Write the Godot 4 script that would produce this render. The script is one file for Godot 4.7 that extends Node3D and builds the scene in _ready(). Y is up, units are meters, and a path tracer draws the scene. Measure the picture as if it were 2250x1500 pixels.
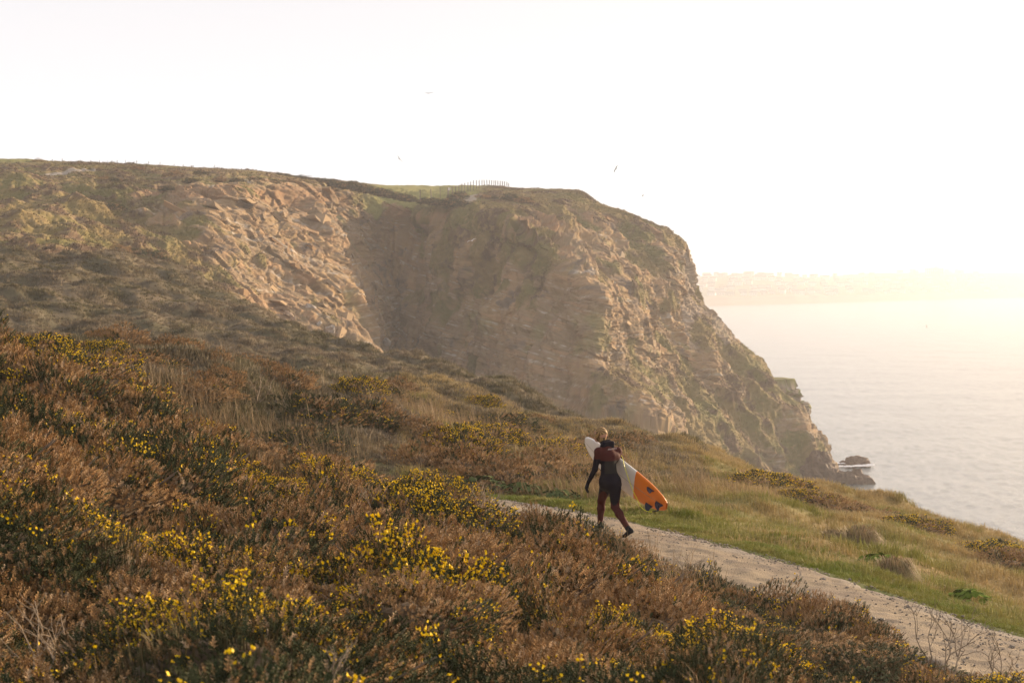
extends Node3D
# A surfer on a coast path above a cove: heath and gorse in front, a tall headland behind, a hazy town across the bay.
# Units are metres, sea level is y = 0, the camera stands on the heath 43 m up and looks along -z.

const EYE := 43.0
const UP := Vector3.UP
var rng := RandomNumberGenerator.new()
var taken := {}

# ---------------------------------------------------------------- helpers
func noise(seed_value: int, freq: float, octaves := 4, kind := FastNoiseLite.TYPE_SIMPLEX_SMOOTH) -> FastNoiseLite:
	var n := FastNoiseLite.new()
	n.seed = seed_value
	n.frequency = freq
	n.noise_type = kind
	n.fractal_type = FastNoiseLite.FRACTAL_FBM if octaves > 1 else FastNoiseLite.FRACTAL_NONE
	n.fractal_octaves = octaves
	if kind == FastNoiseLite.TYPE_CELLULAR:
		n.cellular_return_type = FastNoiseLite.RETURN_CELL_VALUE
		n.cellular_jitter = 0.9
	return n

func numbered(called: String) -> String:
	if not taken.has(called):
		taken[called] = 0
		return called
	taken[called] += 1
	return "%s_%03d" % [called, taken[called]]

const NTH := ["first", "second", "third", "fourth", "fifth", "sixth", "seventh", "eighth", "ninth", "tenth", "eleventh", "twelfth", "thirteenth", "fourteenth", "fifteenth", "sixteenth", "seventeenth", "eighteenth", "nineteenth", "twentieth"]
func nth(k: int) -> String:
	if k < 20: return NTH[k]
	return ["twenty", "thirty", "forty", "fifty", "sixty", "seventy", "eighty"][(k + 1) / 10 - 2] + "-" + NTH[(k + 1) % 10 - 1] if (k + 1) % 10 else ["twentieth", "thirtieth", "fortieth", "fiftieth", "sixtieth", "seventieth", "eightieth"][(k + 1) / 10 - 2]

func tag(o: Node, label: String, category: String, group := "", kind := "") -> void:
	o.set_meta("label", label)
	if category: o.set_meta("category", category)
	if group: o.set_meta("group", group)
	if kind: o.set_meta("kind", kind)

func thing(called: String, at: Vector3, label: String, category: String, group := "") -> Node3D:
	var o := Node3D.new()
	o.name = numbered(called)
	add_child(o)
	o.position = at
	tag(o, label, category, group)
	return o

func part(called: String, mesh: Mesh, mat: Material, parent: Node) -> MeshInstance3D:
	var o := MeshInstance3D.new()
	o.name = called if parent != self else numbered(called)
	o.mesh = mesh
	o.material_override = mat
	parent.add_child(o, true)
	return o

func built(v: PackedVector3Array, c: PackedColorArray, idx: PackedInt32Array, n := PackedVector3Array(), uv := PackedVector2Array()) -> ArrayMesh:
	var a := []
	a.resize(Mesh.ARRAY_MAX)
	a[Mesh.ARRAY_VERTEX] = v
	if c.size(): a[Mesh.ARRAY_COLOR] = c
	if n.size(): a[Mesh.ARRAY_NORMAL] = n
	if uv.size(): a[Mesh.ARRAY_TEX_UV] = uv
	if idx.size(): a[Mesh.ARRAY_INDEX] = idx
	var m := ArrayMesh.new()
	m.add_surface_from_arrays(Mesh.PRIMITIVE_TRIANGLES, a)
	return m

func grid_index(nu: int, nv: int, flip := false) -> PackedInt32Array:
	var idx := PackedInt32Array()
	idx.resize((nu - 1) * (nv - 1) * 6)
	var k := 0
	for i in nu - 1:
		for j in nv - 1:
			var a := i * nv + j
			var b := a + nv if flip else a + 1
			var e := a + 1 if flip else a + nv
			idx[k] = a; idx[k + 1] = b; idx[k + 2] = e
			idx[k + 3] = b; idx[k + 4] = a + nv + 1; idx[k + 5] = e
			k += 6
	return idx

func grid_normals(v: PackedVector3Array, nu: int, nv: int, flip := 1.0) -> PackedVector3Array:
	var n := PackedVector3Array()
	n.resize(nu * nv)
	for i in nu:
		for j in nv:
			var du := v[mini(i + 1, nu - 1) * nv + j] - v[maxi(i - 1, 0) * nv + j]
			var dv := v[i * nv + mini(j + 1, nv - 1)] - v[i * nv + maxi(j - 1, 0)]
			n[i * nv + j] = du.cross(dv).normalized() * flip
	return n

func paint(rough := 0.9, tint := Color(1, 1, 1), spec := 0.3) -> StandardMaterial3D:
	var m := StandardMaterial3D.new()
	m.vertex_color_use_as_albedo = true
	m.albedo_color = tint
	m.roughness = rough
	m.metallic_specular = spec
	return m

func plain(lin: Color, rough := 0.7, spec := 0.4) -> StandardMaterial3D:
	var m := StandardMaterial3D.new()
	m.albedo_color = lin.linear_to_srgb()
	m.roughness = rough
	m.metallic_specular = spec
	return m

func mixc(a: Color, b: Color, t: float) -> Color:
	return a.lerp(b, clampf(t, 0.0, 1.0))

func crom(a: Vector3, b: Vector3, c: Vector3, d: Vector3, t: float) -> Vector3:
	return b.cubic_interpolate(c, a, d, t)

func tube(v: PackedVector3Array, c: PackedColorArray, pts: Array, radii: Array, col: Color, sides := 5) -> void:
	var up0 := Vector3(0.31, 0.2, 0.93)
	for i in pts.size() - 1:
		var a: Vector3 = pts[i]
		var b: Vector3 = pts[i + 1]
		var dir := (b - a).normalized()
		var s := dir.cross(up0).normalized()
		var w := s.cross(dir)
		var ra: float = radii[i]
		var rb: float = radii[i + 1]
		for k in sides:
			var t0 := TAU * k / sides
			var t1 := TAU * (k + 1) / sides
			var d0 := s * cos(t0) + w * sin(t0)
			var d1 := s * cos(t1) + w * sin(t1)
			v.append(a + d0 * ra); v.append(b + d0 * rb); v.append(b + d1 * rb)
			v.append(a + d0 * ra); v.append(b + d1 * rb); v.append(a + d1 * ra)
			for q in 6: c.append(col)

func multi(called: String, mesh: Mesh, mat: Material, at: Array, tints: PackedColorArray, label: String, category: String) -> void:
	var mm := MultiMesh.new()
	mm.transform_format = MultiMesh.TRANSFORM_3D
	mm.use_colors = true
	mm.mesh = mesh
	mm.instance_count = at.size()
	for i in at.size():
		mm.set_instance_transform(i, at[i])
		mm.set_instance_color(i, tints[i])
	var o := MultiMeshInstance3D.new()
	o.name = numbered(called)
	o.multimesh = mm
	o.material_override = mat
	add_child(o)
	tag(o, label, category, "", "stuff")

# ---------------------------------------------------------------- the ground under the heath
const CREST: Array[Vector2] = [Vector2(-55.18,120.00),Vector2(-46.88,125.00),Vector2(-39.80,125.00),Vector2(-31.70,128.00),Vector2(-25.95,130.00),Vector2(-22.13,125.00),Vector2(-17.56,118.00),Vector2(-12.64,110.00),Vector2(-8.09,100.00),Vector2(-3.26,92.00),Vector2(-0.36,85.00),Vector2(2.70,76.00),Vector2(4.19,72.00),Vector2(6.93,65.00),Vector2(8.38,62.00),Vector2(10.44,56.00),Vector2(11.47,52.00),Vector2(12.64,48.00),Vector2(13.47,42.00),Vector2(13.61,36.00),Vector2(13.01,28.00)]
const PATH: Array[Vector2] = [Vector2(5.52,14.69),Vector2(5.13,16.44),Vector2(4.70,17.88),Vector2(3.57,20.81),Vector2(2.16,23.68),Vector2(1.31,25.45),Vector2(0.37,26.97),Vector2(-0.46,27.91),Vector2(-1.27,28.75),Vector2(-3.08,29.74),Vector2(-5.35,30.40)]
const GROUND: Array[Vector3] = [Vector3(-55.18,120.00,45.56),Vector3(-46.88,125.00,45.32),Vector3(-39.80,125.00,45.25),Vector3(-31.70,128.00,45.13),Vector3(-25.95,130.00,43.70),Vector3(-22.13,125.00,41.89),Vector3(-17.56,118.00,40.34),Vector3(-12.64,110.00,38.95),Vector3(-8.09,100.00,38.40),Vector3(-3.26,92.00,37.71),Vector3(-0.36,85.00,37.30),Vector3(2.70,76.00,36.53),Vector3(4.19,72.00,36.34),Vector3(6.93,65.00,36.40),Vector3(8.38,62.00,36.07),Vector3(10.44,56.00,35.64),Vector3(11.47,52.00,35.88),Vector3(12.64,48.00,35.85),Vector3(13.47,42.00,35.74),Vector3(13.61,36.00,35.75),Vector3(13.01,28.00,36.00),Vector3(-40.53,108.00,42.75),Vector3(-33.78,106.00,42.60),Vector3(-28.07,88.00,40.23),Vector3(-26.77,108.00,42.14),Vector3(-22.04,84.00,39.80),Vector3(-20.88,106.00,40.65),Vector3(-16.00,80.00,39.27),Vector3(-14.15,95.00,39.26),Vector3(-10.73,72.00,38.88),Vector3(-7.01,76.00,38.65),Vector3(-5.54,60.00,38.69),Vector3(-2.41,68.00,38.02),Vector3(-1.78,50.00,38.36),Vector3(1.36,64.00,37.27),Vector3(0.90,42.00,38.48),Vector3(-0.44,34.00,38.89),Vector3(4.07,52.00,37.48),Vector3(2.74,35.00,38.37),Vector3(5.80,48.00,37.27),Vector3(3.36,31.50,38.45),Vector3(7.20,44.00,37.11),Vector3(5.08,31.00,38.08),Vector3(9.05,41.00,36.85),Vector3(6.30,28.50,38.01),Vector3(9.45,34.00,37.13),Vector3(6.68,24.00,38.25),Vector3(9.31,29.00,37.39),Vector3(6.90,21.50,38.38),Vector3(7.57,20.00,38.32),Vector3(-2.62,6.00,40.92),Vector3(-1.93,6.00,40.92),Vector3(-0.90,6.00,40.92),Vector3(0.16,7.50,40.52),Vector3(1.78,10.80,39.82),Vector3(-3.53,11.00,40.57),Vector3(-1.69,9.50,40.68),Vector3(-0.77,12.00,40.23),Vector3(0.55,15.50,39.59),Vector3(1.76,19.00,39.02),Vector3(3.45,15.60,39.30),Vector3(0.75,21.00,39.20),Vector3(-0.85,24.00,39.29),Vector3(-1.96,26.00,39.55),Vector3(-3.72,27.00,39.75),Vector3(-4.53,22.00,40.31),Vector3(-5.28,16.50,40.59),Vector3(-7.67,24.00,40.73),Vector3(-6.79,29.00,40.47),Vector3(-11.17,35.00,41.56),Vector3(-8.14,37.00,40.91),Vector3(-5.73,40.00,40.51),Vector3(-4.37,40.00,40.17),Vector3(-8.10,20.00,40.78),Vector3(-14.14,35.00,41.56),Vector3(-4.47,11.00,40.57),Vector3(-8.00,-3.00,40.60),Vector3(0.00,-2.00,40.90),Vector3(8.00,-2.00,39.90),Vector3(12.00,8.00,39.30),Vector3(5.52,14.69,39.13),Vector3(5.13,16.44,39.13),Vector3(4.70,17.88,39.13),Vector3(3.57,20.81,39.13),Vector3(2.16,23.68,39.13),Vector3(1.31,25.45,39.13),Vector3(0.37,26.97,39.13),Vector3(-0.46,27.91,39.13),Vector3(-1.27,28.75,39.13),Vector3(-3.08,29.74,39.18),Vector3(-5.35,30.40,39.23)]
const GX0 := -80.0
const GD0 := -6.0
const GNX := 131
const GND := 171
var raster := PackedFloat32Array()
var beyond := PackedFloat32Array()
var offpath := PackedFloat32Array()
var n_hum: FastNoiseLite
var n_fine: FastNoiseLite
var n_mound: FastNoiseLite
var n_zone: FastNoiseLite

func solve_ground() -> void:
	var n := GROUND.size()
	var m := n + 3
	var A := []
	for i in m:
		var row := PackedFloat64Array()
		row.resize(m + 1)
		A.append(row)
	for i in n:
		for j in n:
			A[i][j] = bend(Vector2(GROUND[i].x - GROUND[j].x, GROUND[i].y - GROUND[j].y).length())
		A[i][i] += 0.3
		A[i][n] = 1.0; A[i][n + 1] = GROUND[i].x; A[i][n + 2] = GROUND[i].y
		A[n][i] = 1.0; A[n + 1][i] = GROUND[i].x; A[n + 2][i] = GROUND[i].y
		A[i][m] = GROUND[i].z
	for k in m:
		var p := k
		for i in range(k, m):
			if absf(A[i][k]) > absf(A[p][k]): p = i
		var tmp = A[k]; A[k] = A[p]; A[p] = tmp
		var rk: PackedFloat64Array = A[k]
		for i in range(k + 1, m):
			var ri: PackedFloat64Array = A[i]
			var f := ri[k] / rk[k]
			if f != 0.0:
				for j in range(k, m + 1): ri[j] -= f * rk[j]
				A[i] = ri
	var w := PackedFloat64Array()
	w.resize(m)
	for k in range(m - 1, -1, -1):
		var s: float = A[k][m]
		for j in range(k + 1, m): s -= A[k][j] * w[j]
		w[k] = s / A[k][k]
	raster.resize(GNX * GND); beyond.resize(GNX * GND); offpath.resize(GNX * GND)
	for i in GNX:
		for j in GND:
			var x := GX0 + i
			var d := GD0 + j
			var h: float = w[n] + w[n + 1] * x + w[n + 2] * d
			for k in n:
				var r2 := (GROUND[k].x - x) * (GROUND[k].x - x) + (GROUND[k].y - d) * (GROUND[k].y - d)
				if r2 > 0.0: h += w[k] * 0.5 * r2 * log(r2)
			raster[i * GND + j] = h
			var q := Vector2(x, d)
			beyond[i * GND + j] = side_of(CREST, q)
			offpath[i * GND + j] = side_of(PATH, q)

func bend(r: float) -> float:
	return r * r * log(r) if r > 0.0 else 0.0

# distance to a polyline, positive on its far (seaward) side
func side_of(line: Array[Vector2], q: Vector2) -> float:
	var best := 1e9
	var sign_ := 1.0
	for i in line.size() - 1:
		var a := line[i]
		var ab := line[i + 1] - a
		var t := clampf((q - a).dot(ab) / ab.length_squared(), 0.0, 1.0)
		var off := q - (a + ab * t)
		if off.length() < best:
			best = off.length()
			sign_ = signf(ab.cross(q - a))
	return best * sign_

func look(r: PackedFloat32Array, x: float, d: float) -> float:
	var fx := clampf(x - GX0, 0.0, GNX - 1.001)
	var fd := clampf(d - GD0, 0.0, GND - 1.001)
	var i := int(fx)
	var j := int(fd)
	fx -= i; fd -= j
	var k := i * GND + j
	return lerpf(lerpf(r[k], r[k + 1], fd), lerpf(r[k + GND], r[k + GND + 1], fd), fx)

func past_crest(x: float, d: float) -> float:
	return look(beyond, x, d)

func path_off(x: float, d: float) -> float:
	return -look(offpath, x, d)   # positive: seaward of the path

func ground_h(x: float, d: float) -> float:
	var h := look(raster, x, d)
	var off := absf(path_off(x, d))
	var free := smoothstep(1.1, 3.0, off)
	var far := smoothstep(30.0, 75.0, d)
	h += free * (n_hum.get_noise_2d(x, d) * lerpf(0.4, 0.9, far) + n_fine.get_noise_2d(x * lerpf(1.0, 0.5, far), d * lerpf(1.0, 0.5, far)) * lerpf(0.05, 0.2, far))
	if d < 45.0: h += n_mound.get_noise_2d(x, d) * 0.75 * smoothstep(-3.0, -6.5, path_off(x, d)) * (1.0 - smoothstep(36.0, 45.0, d))
	if off < 1.3: h -= 0.05
	var s := past_crest(x, d)
	if s > 0.0: h -= minf(70.0, 0.2 * s + 0.06 * s * s)
	return h

# what grows where: 0 heath with gorse, 1 path verge, 2 dry grass slope, 3 rough far slope
func ground_colour(x: float, d: float, h: float) -> Color:
	var off := path_off(x, d)
	var z := n_zone.get_noise_2d(x * 3.0, d * 3.0)
	var f := n_fine.get_noise_2d(x * 4.0, d * 4.0)
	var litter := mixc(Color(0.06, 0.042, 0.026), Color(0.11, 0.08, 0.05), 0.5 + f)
	var straw := mixc(Color(0.30, 0.215, 0.095), Color(0.17, 0.16, 0.05), 0.5 + z * 1.4)
	var rough_ := mixc(Color(0.155, 0.122, 0.08), Color(0.115, 0.10, 0.058), 0.5 + z * 1.2 + f * 0.6)
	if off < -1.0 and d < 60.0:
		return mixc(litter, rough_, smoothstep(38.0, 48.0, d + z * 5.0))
	var c := mixc(straw, rough_, maxf(smoothstep(58.0, 72.0, d + z * 12.0), smoothstep(0.0, -4.0, x + z * 3.0)))
	c = mixc(mixc(Color(0.075, 0.10, 0.022), Color(0.12, 0.12, 0.035), 0.5 + f), c, smoothstep(1.8, 4.0, off + z * 2.0))
	return c

func make_ground() -> void:
	var nu := 360
	var nv := 330
	var v := PackedVector3Array()
	var c := PackedColorArray()
	v.resize(nu * nv); c.resize(nu * nv)
	for i in nu:
		var u := lerpf(-0.46, 0.42, float(i) / (nu - 1))
		for j in nv:
			var d := 14.0 * (pow(13.0, float(j) / (nv - 1)) - 1.0) - 4.0
			var x := u * (d + 16.0)
			var h := ground_h(x, d)
			v[i * nv + j] = Vector3(x, h, -d)
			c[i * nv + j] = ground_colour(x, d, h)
	var m := paint(0.95)
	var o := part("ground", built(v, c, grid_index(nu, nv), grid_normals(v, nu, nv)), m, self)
	tag(o, "heath covered hillside sloping down to the cliff edge", "ground", "", "structure")

func path_point(s: float) -> Vector2:
	var n := PATH.size() - 1
	var f := clampf(s, 0.0, 0.9999) * n
	var i := int(f)
	return PATH[i].cubic_interpolate(PATH[i + 1], PATH[maxi(i - 1, 0)], PATH[mini(i + 2, n)], f - i)

func path_frame(s: float) -> Array:
	var p := path_point(s)
	var t := (path_point(minf(s + 0.004, 1.0)) - path_point(maxf(s - 0.004, 0.0))).normalized()
	return [p, Vector2(t.y, -t.x)]   # centre, across (towards the sea)

func path_h(x: float, d: float) -> float:
	return look(raster, x, d) + n_fine.get_noise_2d(x * 2.0, d * 2.0) * 0.03

func make_path() -> void:
	var nu := 420
	var nv := 44
	var v := PackedVector3Array()
	var c := PackedColorArray()
	var uv := PackedVector2Array()
	v.resize(nu * nv); c.resize(nu * nv); uv.resize(nu * nv)
	var grain := noise(41, 2.2, 4)
	var patch := noise(42, 0.45, 3)
	for i in nu:
		var fr := path_frame(float(i) / (nu - 1))
		var p: Vector2 = fr[0]
		var a: Vector2 = fr[1]
		for j in nv:
			var w := lerpf(-1.3, 1.42, float(j) / (nv - 1))
			var q := p + a * (w + 0.22 * patch.get_noise_2d(p.x * 4.0, p.y * 4.0) * signf(w) * smoothstep(0.8, 1.3, absf(w)))
			var g := grain.get_noise_2d(q.x, q.y)
			var b := patch.get_noise_2d(q.x + 30.0, q.y)
			var dip := -0.09 * smoothstep(1.05, 1.3, absf(w))
			v[i * nv + j] = Vector3(q.x, path_h(q.x, q.y) + g * 0.018 + dip, -q.y)
			uv[i * nv + j] = q * 1.3
			var col := mixc(Color(0.225, 0.18, 0.13), Color(0.29, 0.23, 0.155), 0.5 + b * 1.3)
			col = mixc(col, Color(0.165, 0.14, 0.115), smoothstep(0.0, 0.5, g) * 0.7)
			col = mixc(col, Color(0.23, 0.205, 0.175), smoothstep(0.65, 1.1, w + b * 0.4) * 0.8)
			c[i * nv + j] = col
	var m := paint(0.95)
	var nt := NoiseTexture2D.new()
	nt.width = 512; nt.height = 512; nt.seamless = true
	nt.noise = noise(43, 0.05, 4)
	m.heightmap_enabled = true
	m.heightmap_texture = nt
	m.heightmap_scale = 0.9
	var o := part("path", built(v, c, grid_index(nu, nv, true), grid_normals(v, nu, nv, -1.0), uv), m, self)
	tag(o, "pale gravel coast path curving up past the surfer", "path", "", "structure")
	# loose stones, thick along the verges
	var at := []
	var tints := PackedColorArray()
	for k in 9000:
		var fr := path_frame(rng.randf())
		var w := rng.randfn(0.95, 0.32) if rng.randf() < 0.62 else rng.randf_range(-1.3, 1.3)
		if absf(w) > 1.4: continue
		var q: Vector2 = fr[0] + fr[1] * w
		if patch.get_noise_2d(q.x * 1.7, q.y * 1.7) < rng.randf_range(-0.5, 0.12): continue
		var r := 0.006 + 0.012 * pow(rng.randf(), 2.0)
		if rng.randf() < 0.02: r *= 2.2
		var b := Basis.from_euler(Vector3(rng.randf() * TAU, rng.randf() * TAU, 0)).scaled(Vector3(r, r * 0.7, r * 1.2))
		at.append(Transform3D(b, Vector3(q.x, path_h(q.x, q.y) + r * 0.15, -q.y)))
		var g := rng.randf_range(0.2, 0.36)
		tints.append(Color(g, g * 0.86, g * 0.7))
	multi("path_gravel", stone_mesh(77, 5, 4), paint(0.85), at, tints, "loose grey stones scattered along the edges of the path", "gravel")

func stone_mesh(seed_value: int, nu := 12, nv := 8, rough := 0.5) -> ArrayMesh:
	var n := noise(seed_value, 0.9, 3)
	var blocks := noise(seed_value + 5, 0.8, 1, FastNoiseLite.TYPE_CELLULAR)
	var v := PackedVector3Array()
	var c := PackedColorArray()
	for i in nu + 1:
		for j in nv + 1:
			var th := TAU * (i % nu) / nu
			var ph := PI * j / nv
			var p := Vector3(sin(ph) * cos(th), cos(ph), sin(ph) * sin(th))
			p *= 1.0 + rough * n.get_noise_3dv(p * 1.4) + rough * 0.4 * blocks.get_noise_3dv(p * 1.5)
			v.append(p)
			c.append(Color(1, 1, 1) * (0.85 + 0.3 * n.get_noise_3dv(p * 6.0)))
	return built(v, c, grid_index(nu + 1, nv + 1))

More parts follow.
